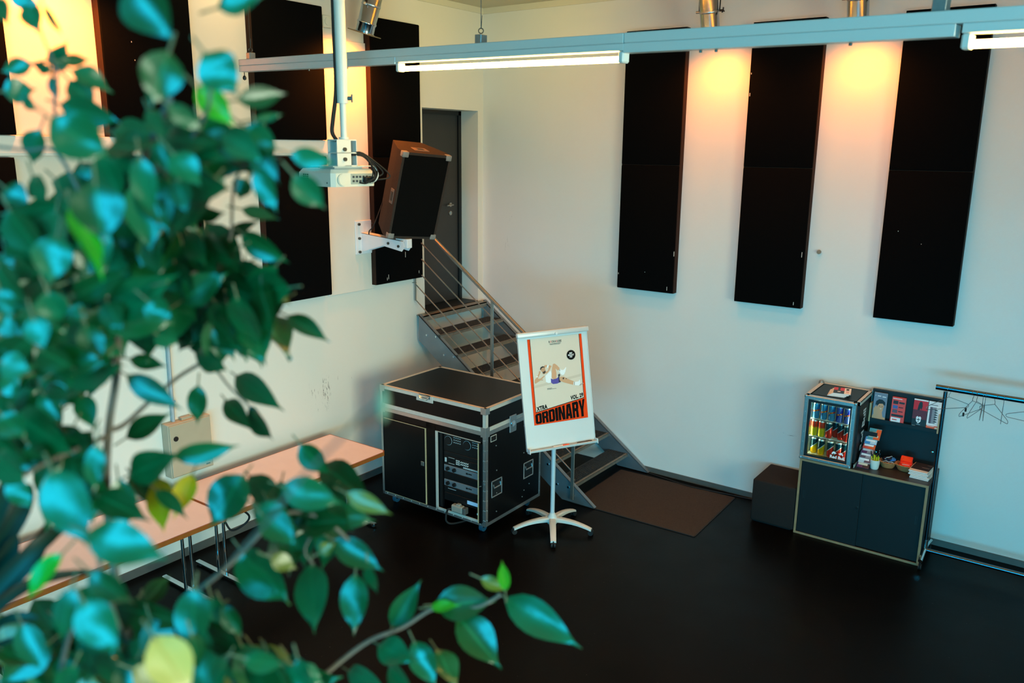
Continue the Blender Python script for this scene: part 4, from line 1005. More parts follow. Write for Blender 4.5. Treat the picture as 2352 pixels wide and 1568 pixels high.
ou = nt.nodes.new('ShaderNodeOutputMaterial'); ms = nt.nodes.new('ShaderNodeMixShader'); tb = nt.nodes.new('ShaderNodeBsdfTransparent'); gl = nt.nodes.new('ShaderNodeBsdfGlossy')
gl.inputs['Roughness'].default_value = .03; tb.inputs['Color'].default_value = (.92, .97, .95, 1); ms.inputs['Fac'].default_value = .05
nt.links.new(tb.outputs[0], ms.inputs[1]); nt.links.new(gl.outputs[0], ms.inputs[2]); nt.links.new(ms.outputs[0], ou.inputs['Surface'])
gp = MB().box((g0, dy+.012, gz0), (g1, dy+.018, gz1)).build('glass_pane', gm, dfm, smooth=0)
p = Print((g1-.135, dy+.0115, gz0+.012), (1, 0, 0), (0, 0, 1), [C['white']], 1, 1, .0005)
p.text('Red Bull', 0, 0, .128, .03, 0, 1, .03)
bull = [(0, .2), (.12, .62), (.34, .92), (.6, .86), (.78, .62), (.98, .55), (.86, .38), (.74, .36), (.62, .12), (.5, .34), (.34, .36), (.2, .06)]
p.poly([(.012+x*.045, .036+y*.035) for x, y in bull], 0); p.poly([(.116-x*.045, .036+y*.035) for x, y in bull][::-1], 0)
p.build('pane_lettering', dfm)
# shelves and light strip
zs = (fz0+th_+.012, fz0+th_+.182, fz0+th_+.352)
WIRE = mat('white_coated_wire', '#bcc3bd', .3, .5)
for z in zs[1:]:
    m = MB()
    for k in range(12): yy = fy0+.08+k*.033; m.tube([(fx0+th_+.004, yy, z-.003), (fx1-th_-.004, yy, z-.003)], .0022, seg=6)
    m.tube([(fx0+th_+.004, fy0+.078, z-.003), (fx1-th_-.004, fy0+.078, z-.003)], .004, seg=8)
    m.build('shelf', WIRE, fr)
LED = mat('cooler_led', '#ffffff', .5, emit=(.85, 1, .80), estr=60)
m = MB()
for x in (g0-.016, g1+.008): m.box((x, fy0+.064, fz0+th_+.03), (x+.007, fy0+.070, fz1-th_-.02))
m.build('led_strip', LED, fr)

def can_mat(name, top, bot, kind='diag', line='#dfe6e4', off=.055):
    m = mat(name, top, .22, .55); nt = m.node_tree; b = nt.nodes['Principled BSDF']
    tc = [n for n in nt.nodes if n.type == 'TEX_COORD'][0]
    sx = nt.nodes.new('ShaderNodeSeparateXYZ'); nt.links.new(tc.outputs['Object'], sx.inputs[0])
    def step(sock, a, w=.0008):
        r = nt.nodes.new('ShaderNodeMapRange'); r.inputs['From Min'].default_value = a-w; r.inputs['From Max'].default_value = a+w; nt.links.new(sock, r.inputs['Value']); return r.outputs['Result']
    def mixc(fac, A, B):
        x = nt.nodes.new('ShaderNodeMix'); x.data_type = 'RGBA'; nt.links.new(fac, x.inputs['Factor'])
        for s, v in (('A', A), ('B', B)):
            if isinstance(v, str): x.inputs[s].default_value = rgb(v)
            else: nt.links.new(v, x.inputs[s])
        return x.outputs['Result']
    def mth(op, a, bb):
        x = nt.nodes.new('ShaderNodeMath'); x.operation = op
        for i, v in enumerate((a, bb)):
            if isinstance(v, (int, float)): x.inputs[i].default_value = v
            else: nt.links.new(v, x.inputs[i])
        return x.outputs[0]
    X_, Z_ = sx.outputs['X'], sx.outputs['Z']
    if kind == 'diag':
        h = mth('SUBTRACT', Z_, mth('MULTIPLY', X_, 1.0))
        c1 = mixc(step(h, off), bot, line); c = mixc(step(h, off+.006), c1, top)
    elif kind == 'band':
        c = mixc(step(Z_, off, .008), bot, top)
    else:   # quartered with a red and yellow mark in the middle
        s = mth('ABSOLUTE', mth('SUBTRACT', step(mth('SUBTRACT', X_, mth('MULTIPLY', mth('SUBTRACT', Z_, .065), .35)), 0), step(Z_, .066)), 0)
        c = mixc(s, top, bot)
        inb = mth('MULTIPLY', step(mth('ADD', Z_, mth('MULTIPLY', X_, -.3)), .060), mth('SUBTRACT', 1, step(mth('ADD', Z_, mth('MULTIPLY', X_, -.3)), .072)))
        c = mixc(inb, c, '#c8331f')
        yb = mth('MULTIPLY', step(mth('ABSOLUTE', X_, 0), .006), mth('SUBTRACT', 1, step(mth('ABSOLUTE', X_, 0), .012)))
        c = mixc(mth('MULTIPLY', inb, yb), c, '#e8b423')
    nt.links.new(c, b.inputs['Base Color'])
    return m
CM = dict(sky=can_mat('can_sky_blue', '#0f5f96', '#3f8ab0', 'quad'), blue=can_mat('can_deep_blue', '#0b1f8a', '#4a64a8', 'quad'), sun=can_mat('can_sunny', '#cf3b22', '#e8c822', 'band', off=.07), cola=can_mat('can_red_diagonal', '#0d3b44', '#d23322', off=.068), lemon=can_mat('can_yellow_diagonal', '#0d3338', '#f0b10c', off=.062))
CAN0 = {}
def can(kind, x, y, z, label, a=0):
    M_ = Matrix.Translation((x, y, z)) @ Matrix.Rotation(a, 4, 'Z') @ Matrix.Diagonal((1.16, 1.16, 1.17, 1))
    if kind in CAN0: return copy_tree(CAN0[kind], M_, None, label)
    o = thing('drink_can', label, 'can', M=M_, group='drink cans in the cooler')
    m = MB(); m.lathe([(.0, .002), (.018, .002), (.021, 0), (.0265, .008), (.0265, .118), (.0262, .121)], seg=28); m.build('can_body', CM[kind], o, local=True)
    m = MB(); m.lathe([(.0262, .121), (.0225, .131), (.0235, .1335), (.0225, .1345), (.0215, .131), (0, .130)], seg=28); m.build('can_lid', ALU, o, local=True)
    m = MB(); m.box((-.006, -.012, .131), (.006, .004, .1325), bev=.001); m.build('pull_tab', ALU, o, local=True)
    CAN0[kind] = o; return o
yc = fy0+.100
for i, kd in enumerate(('sky', 'sky', 'sky', 'blue', 'blue')):
    nm = ['light blue can at the left end of the top shelf', 'light blue can second from the left on the top shelf', 'light blue can in the middle of the top shelf', 'deep blue can fourth from the left on the top shelf', 'deep blue can at the right end of the top shelf'][i]
    can(kd, fx0+.086+i*.0705, yc, zs[2]+.001, nm+' of the cooler', [.1, .2, -.1, .15, -.2][i])
for x, dy_, kd, lb_ in ((.082, 0, 'sun', 'red and yellow can at the left end of the middle shelf'), (.148, 0, 'sun', 'red and yellow can second from the left on the middle shelf'), (.215, 0, 'cola', 'teal and red can in front at the middle of the middle shelf'), (.262, .062, 'cola', 'teal and red can set back behind its neighbour on the middle shelf'), (.318, .02, 'cola', 'teal and red can second from the right on the middle shelf'), (.378, -.005, 'cola', 'teal and red can at the right end of the middle shelf')):
    can(kd, fx0+x, yc+dy_, zs[1]+.001, lb_+' of the cooler')
for x, dy_, kd, lb_ in ((.088, .02, 'lemon', 'teal and yellow can at the left end of the bottom shelf'), (.148, .06, 'lemon', 'teal and yellow can half hidden behind its neighbour on the bottom shelf'), (.162, -.003, 'lemon', 'teal and yellow can in front on the bottom shelf'), (.245, -.006, 'cola', 'teal and red can in the middle of the bottom shelf'), (.318, .0, 'cola', 'teal and red can behind the white pane lettering on the bottom shelf'), (.378, .01, 'cola', 'teal and red can at the right end of the bottom shelf')):
    can(kd, fx0+x, yc+dy_, zs[0]-.008, lb_+' of the cooler')

# flyers on top of the cooler
zt = fz1+.003
fs = thing('flyer_stack', 'fanned stack of red and black flyers lying on top of the drinks cooler', 'flyers', (4.50, -.36, zt), math.radians(8))
for i in range(6):
    a = math.radians([0, 2, -1, 3, 1, 4][i]); Mx = wm(fs) @ Matrix.Translation((.008*i-.03, .004*i, .005*i)) @ Matrix.Rotation(a, 4, 'Z')
    m = MB(); m.box((-.075, -.105, 0), (.075, .105, .0048), Mx); q = m.build('flyer_bundle', PAPER, fs)
    if i == 5:
        p = Print(Mx@Vector((-.075, -.105, .0049)), Mx.to_3x3()@Vector((1, 0, 0)), Mx.to_3x3()@Vector((0, 1, 0)), [C['hairblack'], C['brightred'], C['white']], .15, .21, .0004)
        p.rect(0, 0, .62, 1, 0, 1); p.rect(0, .55, .24, 1, 1, 2); p.rect(.38, .5, .62, 1, 1, 2); p.disc(.32, .3, .1, .07, 2, 2); p.rect(.62, 0, 1, 1, 2, 1); p.rect(.72, .6, .88, .9, 0, 2); p.rect(.75, .2, .78, .5, 1, 2); p.rect(.83, .2, .86, .45, 1, 2); p.build('flyer_print', q)

# tiered flyer stand
st_ = thing('flyer_stand', 'tall tiered stand full of colourful event flyers beside the drinks cooler', 'flyer stand', (4.775, -.40, SZ))
CLEAR = mat('smoky_acrylic', '#2a3033', .15, spec=.5)
m = MB(); m.prism([(0, 0), (.25, 0), (.25, .012), (.21, .30), (.195, .30), (.22, .02), (.0, .008)], (4.722, -.475, SZ), (0, 1, 0), (0, 0, 1), (.115, 0, 0)); m.build('holder', CLEAR, st_)
fl = [('purplep', 'darkp', 'cream', 'lowest'), ('silver', 'mauve', 'white', 'second from the bottom'), ('mauve', 'greyp', 'white', 'third from the bottom'), ('purplep', 'greyp', 'silver', 'fourth from the bottom'), ('coral', 'orangep', 'white', 'with coral and orange front, fifth from the bottom'), ('skyp', 'paleblue', 'white', 'with bright blue front, second from the top'), ('tealp', 'orangep', 'cream', 'with teal and orange front, topmost')]
fn = Vector((0, -.72, .69)).normalized()
fu = Vector((1, 0, 0)); fv = fn.cross(fu)
for i, (a, b, c, nm) in enumerate(fl):
    O = Vector((4.728+.003*i+(.012 if i == 6 else 0), -.455+.028*i, SZ+.016+.038*i))
    fo = thing('event_flyer', 'event flyer in the tiered stand, '+nm, 'flyer', O, group='event flyers in the tiered stand')
    m = MB(); m.prism([(0, -.012), (.105, -.012), (.105, .105), (0, .105)], O, fu, fv, fn*.003); q = m.build('sheet', C[a], fo)
    p = Print(O+fn*.0032, fu, fv, [C[a], C[b], C[c]], .105, .09, .0004)
    p.poly([(.45, -.1), (1, -.1), (1, 1.1), (.62, 1.1)], 1, 1); p.rect(.08, .15, .85, .38, 2, 2)
    if i % 2: p.rect(.10, .5, .6, .68, 2, 2)
    else: p.poly([(.2, .48), (.7, .52), (.62, .8), (.3, .74)], 2, 2)
    p.build('flyer_print', q)

# pen cup with pens
cp_ = thing('pen_cup', 'white ceramic pen cup in front of the flyer stand', 'cup', (4.868, -.40, SZ))
m = MB(); m.lathe([(0, 0), (.030, 0), (.036, .012), (.041, .05), (.042, .088), (.039, .089), (.038, .05), (.033, .016), (0, .012)], (4.868, -.40, SZ), seg=28); m.build('cup_body', mat('white_ceramic', '#dcd8cc', .25), cp_)
YEL = mat('pen_yellow', '#d9c41c', .4)
for i in range(9):
    a = 2*PI*i/9+.3; rr = .024 if i % 3 else .008
    b = Vector((4.868+.018*math.cos(a), -.40+.018*math.sin(a), SZ+.02)); t = Vector((4.868+(rr+.018)*math.cos(a), -.40+(rr+.012)*math.sin(a), SZ+.158+.012*math.sin(i*2.3)))
    po = thing('ballpoint_pen', 'yellow and black ballpoint pen standing in the white cup', 'pen', b, group='pens in the white cup')
    q = b+(t-b)*.80; m = MB(); m.cyl(b, q, .0048, seg=8); m.build('barrel', YEL, po); m = MB(); m.cyl(q, t, .0052, seg=8); m.build('cap', BLACKP, po)
    m = MB(); m.cyl(t, t+(t-b)*.05, .003, seg=6); m.build('tip', CHROME, po)

# baskets
WICK = mat('woven_wicker', '#b5703f', .7, noise=.4, nscale=120, bump=.7, bscale=180)
def basket(x, y, rx, ry_, label):
    o = thing('wicker_basket', label, 'basket', (x, y, SZ), group='wicker baskets on the sideboard')
    m = MB(); N = 36
    def ringv(k, s, z): return [m.bm.verts.new((x+rx*s*math.cos(2*PI*i/N)*(1+.02*((i+k) % 2)), y+ry_*s*math.sin(2*PI*i/N)*(1+.02*((i+k) % 2)), SZ+z)) for i in range(N)]
    rs_ = [ringv(k, .66+.34*(k/7)**.8, .002+.055*k/7) for k in range(8)]+[ringv(k, .95-.3*(1-(k/7))-.02, .005+.053*k/7) for k in range(7, -1, -1)]
    for A_, B_ in zip(rs_, rs_[1:]):
        for i in range(N): m.face((A_[i], A_[(i+1) % N], B_[(i+1) % N], B_[i]))
    m.face(rs_[0][::-1]); m.face(rs_[-1]); m.build('woven_side', WICK, o)
    m = MB(); pts = [Vector((x+rx*1.01*math.cos(t), y+ry_*1.01*math.sin(t), SZ+.058+.003*math.sin(t*18))) for t in [2*PI*i/72 for i in range(73)]]
    m.tube(pts, .006, seg=8, cap=False); m.build('rim', WICK, o)
    return o
basket(4.955, -.285, .075, .062, 'wicker basket holding dark navy pouches, right behind the pen cup')
basket(5.105, -.275, .088, .070, 'wicker basket holding bright red packets on the sideboard')
NAVF = mat('navy_pouch_fabric', '#0d1026', .6, noise=.4, nscale=30); LBL = mat('blue_pouch', '#2a6fb0', .5); STRP = mat('white_strap', '#cfd0cd', .6)
r5 = random.Random(3)
for i, (dx_, dy_, dz_, a, mt, nm) in enumerate(((-.03, -.018, .045, .3, NAVF, 'navy pouch at the front left of the basket'), (.022, -.022, .048, -.4, NAVF, 'navy pouch at the front right of the basket'), (-.02, .018, .07, 1.0, NAVF, 'navy pouch on top at the back of the basket'), (.035, .012, .078, -.2, LBL, 'bright blue pouch at the right of the basket'), (.005, .0, .088, .6, NAVF, 'navy pouch topmost in the basket'))):
    o = thing('fabric_pouch', nm, 'pouch', (4.955+dx_, -.285+dy_, SZ+dz_), a, group='pouches in the wicker basket')
    m = MB(); m.lathe([(0, -.016), (.022, -.014), (.036, -.004), (.036, .005), (.02, .015), (0, .018)], seg=10, sx=1.0, sy=.7)
    for v in m.bm.verts: v.co += Vector((r5.uniform(-.004, .004), r5.uniform(-.004, .004), r5.uniform(-.003, .003)))
    m.bm.transform(wm(o)); m.build('pouch_body', mt, o)
    if mt is NAVF:
        m = MB(); m.tube([wm(o)@Vector(p) for p in ((-.03, -.012, .010), (-.005, -.02, .017), (.02, -.004, .020), (.034, .01, .012))], .003, seg=6); m.build('strap', STRP, o)
RP = mat('bright_red_foil', '#f0260e', .35, spec=.5, noise=.1, nscale=14)
for i, (dx_, dy_, dz_, a, tlt, nm) in enumerate(((-.005, -.012, .022, .05, .1, 'red packet at the bottom of the right basket'), (.0, -.018, .045, -.05, .25, 'red packet in the middle of the right basket stack'), (.004, -.002, .066, .08, .35, 'red packet second from the top in the right basket'), (.0, .022, .085, .0, .75, 'red packet leaning at the back of the right basket'))):
    Mx = Matrix.Translation((5.105+dx_, -.275+dy_, SZ+dz_+.012)) @ Matrix.Rotation(a, 4, 'Z') @ Matrix.Rotation(tlt, 4, 'X')
    o = thing('red_packet', nm, 'packet', M=Mx, group='red packets in the wicker basket')
    m = MB(); m.box((-.050, -.034, -.010), (.050, .034, .010), bev=.007, seg=2); m.build('pack', RP, o, local=True)
    m = MB(); m.box((-.03, -.0345, -.004), (.03, -.0338, .004)); m.build('pack_label', mat('pale_red_label', '#ffb09a', .5), o, local=True)
# booklets
BCOV = mat('brown_black_cover', '#2a211f', .45)
for i in range(5):
    Mx = Matrix.Translation((5.258+[0, .004, -.004, .003, 0][i]-.004*i, -.315+.004*i, SZ+.0005+.0135*i)) @ Matrix.Rotation(math.radians([-4, -2, -5, -3, -4][i]), 4, 'Z') @ Matrix.Diagonal((1.12, 1.2, 1.1, 1))
    nm = ['lowest', 'second from the bottom', 'middle', 'second from the top', 'topmost, with dark cover'][i]
    o = thing('spiral_booklet', 'white booklet in the pile at the right end of the sideboard, '+nm, 'booklet', M=Mx, group='pile of booklets on the sideboard')
    m = MB(); m.box((-.068, -.10, 0), (.068, .10, .0105), bev=.001); m.build('pages', PAPER, o, local=True)
    m = MB(); m.tube([(-.066, -.10, .006), (-.069, .0, .006), (-.067, .10, .006)], .0055, seg=8); m.build('spine', mat('white_spine', '#cfc9c2', .6), o, local=True)
    if i == 4:
        m = MB(); m.box((-.067, -.055, .0105), (.068, .10, .0118)); b_ = m.build('cover', BCOV, o, local=True)
        m = MB(); m.box((.0, .005, .0119), (.055, .011, .0122)); m.box((.03, .07, .0119), (.06, .073, .0122)); m.build('cover_lettering', mat('faint_print', '#8d7f78', .5), b_, local=True)

# ------------------------------------------------------------------ pouf, mat, floor cable
pf = thing('cube_pouf', 'dark grey cube pouf standing left of the sideboard', 'pouf', (4.02, -.29, 0))
POUF = mat('dark_grey_felt', '#211e1c', .9, spec=.2, noise=.15, nscale=50, bump=.3, bscale=300)
MB().box((3.805, -.545, .012), (4.230, -.035, .445), bev=.018, seg=3).build('upholstery', POUF, pf)
MB().box((3.83, -.52, 0), (4.20, -.06, .014)).build('base', BLACKP, pf)
dm = thing('door_mat', 'brown rectangular doormat on the floor at the foot of the stairs', 'doormat', (2.83, -.69, 0), math.radians(1.5))
MATM = mat('brown_ribbed_carpet', '#3f3935', .95, spec=.1, noise=.3, nscale=70, bump=.6, bscale=260)
m = MB(); m.box((-.68, -.545, 0), (.665, .555, .008), Matrix.Translation((2.83, -.69, 0))@Matrix.Rotation(math.radians(1.5), 4, 'Z'), .004); pm = m.build('pile', MATM, dm)
m = MB(); Mx = Matrix.Translation((2.83, -.69, 0))@Matrix.Rotation(math.radians(1.5), 4, 'Z'); m.box((-.69, -.555, 0), (.675, -.545, .006), Mx); m.box((.665, -.555, 0), (.675, .565, .006), Mx); m.box((-.69, .555, 0), (.675, .565, .006), Mx); m.box((-.69, -.555, 0), (-.68, .565, .006), Mx); m.build('rubber_edge', RUB, dm)
o = thing('floor_cable', 'thin black cable on the floor along the skirting behind the doormat', 'cable', (2.9, -.08, 0))
m = MB(); m.tube(spline([(2.42, -.05, .006), (2.7, -.09, .006), (2.95, -.14, .014), (3.2, -.12, .014), (3.45, -.07, .006), (3.8, -.03, .006)]), .006); m.build('cable_run', RUB, o)

# ------------------------------------------------------------------ clothes rail with wire hangers
cr = thing('clothes_rack', 'chrome rolling clothes rail with wire hangers beside the sideboard', 'clothes rack', (5.9, -.36, 0))
RX0, RX1, RY = 5.371, 7.0, -.44
BCH = mat('dark_chrome_tube', '#5f6f7c', .2, 1)
m = MB(); m.tube([(5.292, RY, 1.628), (RX1+.09, RY, 1.620)], .02, seg=16, flat=(.75, 1.15)); m.build('top_rail', BCH, cr)
m = MB(); m.tube([(RX0, RY, .15), (RX0, RY, 1.60)], .0165, seg=14); m.build('upright', BCH, cr)
m = MB(); m.tube([(RX1, RY, .15), (RX1, RY, 1.60)], .0165, seg=14); m.build('upright', BCH, cr)
for x in (RX0, RX1):
    m = MB(); m.tube(spline([(x, -.62, .085), (x, -.55, .10), (x, -.40, .135), (x, -.2, .10), (x, -.13, .085)]), .019, seg=12); m.cyl((x, RY, .11), (x, RY, .22), .021); ft = m.build('foot', CHROME, cr)
    for y in (-.60, -.15):
        m = MB(); m.cyl((x, y, .05), (x, y, .085), .007); m.cyl((x-.012, y, .026), (x-.003, y, .026), .026, seg=18); m.cyl((x+.003, y, .026), (x+.012, y, .026), .026, seg=18); m.build('castor', RUB, ft)
m = MB(); m.tube([(RX0, RY, .125), (RX1, RY, .125)], .018, seg=14); m.build('bottom_rail', BCH, cr)
HW = mat('galvanised_hanger_wire', '#7d7f80', .35, .9)
def hanger(x, a, label, roll=0, clip=False):
    """wire clothes hanger hooked over the rail; a = heading of its shoulder line."""
    M_ = Matrix.Translation((x, RY, 1.645)) @ Matrix.Rotation(a, 4, 'Z') @ Matrix.Rotation(roll, 4, 'Y')
    o = thing('wire_hanger', label, 'hanger', M=M_, group='wire hangers on the clothes rail')
    m = MB()
    hk = [Vector((.022*math.cos(t), 0, -.002+.022*math.sin(t)-.018)) for t in [PI*1.05-(PI*1.35)*i/12 for i in range(13)]]
    hk += [Vector((.012, 0, -.052)), Vector((.0, 0, -.068)), Vector((0, 0, -.088))]
    m.tube(hk, .0023, seg=6); m.build('hook', HW, o, local=True) if 0 else None
    bm_ = m.build('hook', HW, o, local=True) if m.bm.is_valid else None
    m = MB(); n0 = Vector((0, 0, -.088))
    pts = [n0, Vector((.10, 0, -.125)), Vector((.185, 0, -.158)), Vector((.203, 0, -.168)), Vector((.208, 0, -.180)), Vector((.20, 0, -.190)), Vector((.18, 0, -.192)), Vector((-.18, 0, -.192)), Vector((-.20, 0, -.190)), Vector((-.208, 0, -.180)), Vector((-.203, 0, -.168)), Vector((-.185, 0, -.158)), Vector((-.10, 0, -.125)), n0]
    m.tube(pts, .0023, seg=6); m.build('shoulder_wire', HW, o, local=True)
    m = MB(); m.tube([(0.002, 0, -.062+.0-.004*i) if i % 2 else (-.002, .001, -.062-.004*i) for i in range(7)], .0017, seg=6); m.build('twisted_neck', HW, o, local=True)
    if clip:
        for xx, zz in ((-.10, -.150), (-.13, -.185)):
            m = MB(); m.box((xx-.007, -.006, zz-.016), (xx+.007, .006, zz+.016), bev=.002); m.build('clip', BLACKP, o, local=True)
    return o
hanger(5.400, math.radians(47), 'wire hanger turned nearly flat at the left end of the clothes rail')
hanger(5.580, math.radians(72), 'wire hanger with small black clips on the clothes rail', clip=True)
hanger(5.610, math.radians(81), 'wire hanger hooked just right of the one with black clips')
hanger(5.655, math.radians(94), 'wire hanger seen edge-on, left one of the close pair on the rail')
hanger(5.672, math.radians(96), 'wire hanger seen edge-on, right one of the close pair on the rail')
hanger(5.745, math.radians(126), 'wire hanger turned open between the edge-on hangers on the rail')
hanger(5.806, math.radians(94), 'wire hanger seen edge-on, standing alone right of the open one')
hanger(6.03, math.radians(165), 'wire hanger farthest along the clothes rail, turned flat')
# ------------------------------------------------------------------ plants in front of the camera
WIN = Vector((7.6, -10.9, 4.2))
def leaf_mat(name, base, vein, rough, var, trans=.0, spec=.5, coat=.8):
    m = bpy.data.materials.new(name); m.use_nodes = True; nt = m.node_tree; b = nt.nodes['Principled BSDF']
    g = nt.nodes.new('ShaderNodeNewGeometry'); uv = nt.nodes.new('ShaderNodeUVMap')
    sx = nt.nodes.new('ShaderNodeSeparateXYZ'); nt.links.new(uv.outputs['UV'], sx.inputs[0])
    ab = nt.nodes.new('ShaderNodeMath'); ab.operation = 'ABSOLUTE'; nt.links.new(sx.outputs['Y'], ab.inputs[0])
    r = nt.nodes.new('ShaderNodeMapRange'); r.inputs['From Min'].default_value = .03; r.inputs['From Max'].default_value = .10; r.inputs['To Min'].default_value = .8; r.inputs['To Max'].default_value = 0
    nt.links.new(ab.outputs[0], r.inputs['Value'])
    hs = nt.nodes.new('ShaderNodeHueSaturation'); hs.inputs['Color'].default_value = rgb(base)
    v = nt.nodes.new('ShaderNodeMapRange'); v.inputs['To Min'].default_value = 1-var; v.inputs['To Max'].default_value = 1+var; nt.links.new(g.outputs['Random Per Island'], v.inputs['Value']); nt.links.new(v.outputs['Result'], hs.inputs['Value'])
    h2 = nt.nodes.new('ShaderNodeMapRange'); h2.inputs['To Min'].default_value = .485; h2.inputs['To Max'].default_value = .52; nt.links.new(g.outputs['Random Per Island'], h2.inputs['Value']); nt.links.new(h2.outputs['Result'], hs.inputs['Hue'])
    mx = nt.nodes.new('ShaderNodeMix'); mx.data_type = 'RGBA'; nt.links.new(r.outputs['Result'], mx.inputs['Factor']); nt.links.new(hs.outputs['Color'], mx.inputs['A']); mx.inputs['B'].default_value = rgb(vein)
    nt.links.new(mx.outputs['Result'], b.inputs['Base Color'])
    b.inputs['Roughness'].default_value = rough; b.inputs['Specular IOR Level'].default_value = spec
    b.inputs['Coat Weight'].default_value = coat; b.inputs['Coat Roughness'].default_value = .28
    if trans:
        tr = nt.nodes.new('ShaderNodeBsdfTranslucent'); nt.links.new(mx.outputs['Result'], tr.inputs['Color'])
        ms = nt.nodes.new('ShaderNodeMixShader'); ms.inputs['Fac'].default_value = trans
        ou = nt.nodes['Material Output']; nt.links.new(b.outputs[0], ms.inputs[1]); nt.links.new(tr.outputs[0], ms.inputs[2]); nt.links.new(ms.outputs[0], ou.inputs['Surface'])
    return m
LM = dict(foliage=leaf_mat('ficus_leaf', '#06582a', '#157040', .32, .45, .10), young=leaf_mat('young_ficus_leaf', '#3fb017', '#7fcf3f', .45, .15, .3), yellow=leaf_mat('yellowing_ficus_leaf', '#d6ae00', '#e0c23c', .5, .1, .3), pale=leaf_mat('faded_yellow_leaf', '#d8ad50', '#c99a30', .6, .05, .1), olive=leaf_mat('olive_ficus_leaf', '#6b6a10', '#8a8330', .45, .15, .2))
LB = {k: MB() for k in LM}
for b_ in LB.values(): b_.uv = b_.bm.loops.layers.uv.new('UVMap')
r7 = random.Random(11)
PROF = [(0, .08), (.06, .36), (.15, .72), (.28, .95), (.40, 1.0), (.52, .92), (.64, .72), (.75, .46), (.83, .24), (.90, .10), (.96, .05), (1, .02)]
def leaf(bx, by, tx, ty, w, typ, D):
    key = {'l': 'young', 'y': 'yellow', 'p': 'pale', 'o': 'olive'}.get(typ, 'foliage')
    m = LB[key]
    P0 = at_d(bx, by, D); P1 = at_d(tx, ty, D); C0 = (P0+P1)/2
    vw = (CAM-C0).normalized(); wd = (WIN-C0).normalized()
    def jit(a): return Vector((r7.gauss(0, a), r7.gauss(0, a), r7.gauss(0, a)))
    if typ == 'T': n = (vw+wd).normalized()+jit(.12)
    elif typ == 't': n = (vw+wd).normalized()+jit(.28)
    elif typ in 'gly': n = vw*.9+Vector((-.3, .1, .3))+jit(.35)
    elif typ == 'p' or typ == 'o': n = vw+jit(.25)
    else: n = vw*.8+CR*-.7+Vector((0, 0, -.15))+jit(.3)   # turned away from the window
    n.normalize()
    if n.dot(vw) < .45: n = (n+vw*(.75-n.dot(vw))).normalized()
    a2 = P1-P0; L2 = a2.length
    s = -a2.dot(n)/vw.dot(n); s = max(-.9*L2, min(.9*L2, s))
    ax = a2+vw*s; L = ax.length; ax.normalize()
    B0 = C0-ax*(L/2)
    n = (n-ax*n.dot(ax)).normalized(); sd_ = ax.cross(n)
    W_ = w/FPX*D/2*1.10/max(.55, abs(sd_.cross(vw).length))
    fold = r7.uniform(.10, .42); curl = r7.uniform(-.05, .16)*L; tw = r7.uniform(-.15, .15); wav = r7.uniform(.02, .12)
    rows = []
    for t, q in PROF:
        c = B0+ax*(L*t)-n*(curl*(t-.15)**2)
        c2 = sd_*math.cos(tw*(t-.4))+n*math.sin(tw*(t-.4))
        row = []
        for k in (-1, -.55, 0, .55, 1):
            z = -abs(k)*fold*W_*q*(-1)+wav*W_*math.sin(9*t+2*k)
            row.append((m.bm.verts.new(c+c2*(W_*q*k)+n*z), t, k))
        rows.append(row)
    for A_, B_ in zip(rows, rows[1:]):
        for i in range(4):
            q4 = (A_[i], A_[i+1], B_[i+1], B_[i])
            f = m.face([x[0] for x in q4])
            if f:
                for lp, x in zip(f.loops, q4): lp[m.uv].uv = (x[1], x[2])
    # short stalk
    st = MBB['twig']; st.tube([B0-ax*.016-n*.002, B0, B0+ax*.004], .0011, seg=5)
MBB = {'twig': MB()}
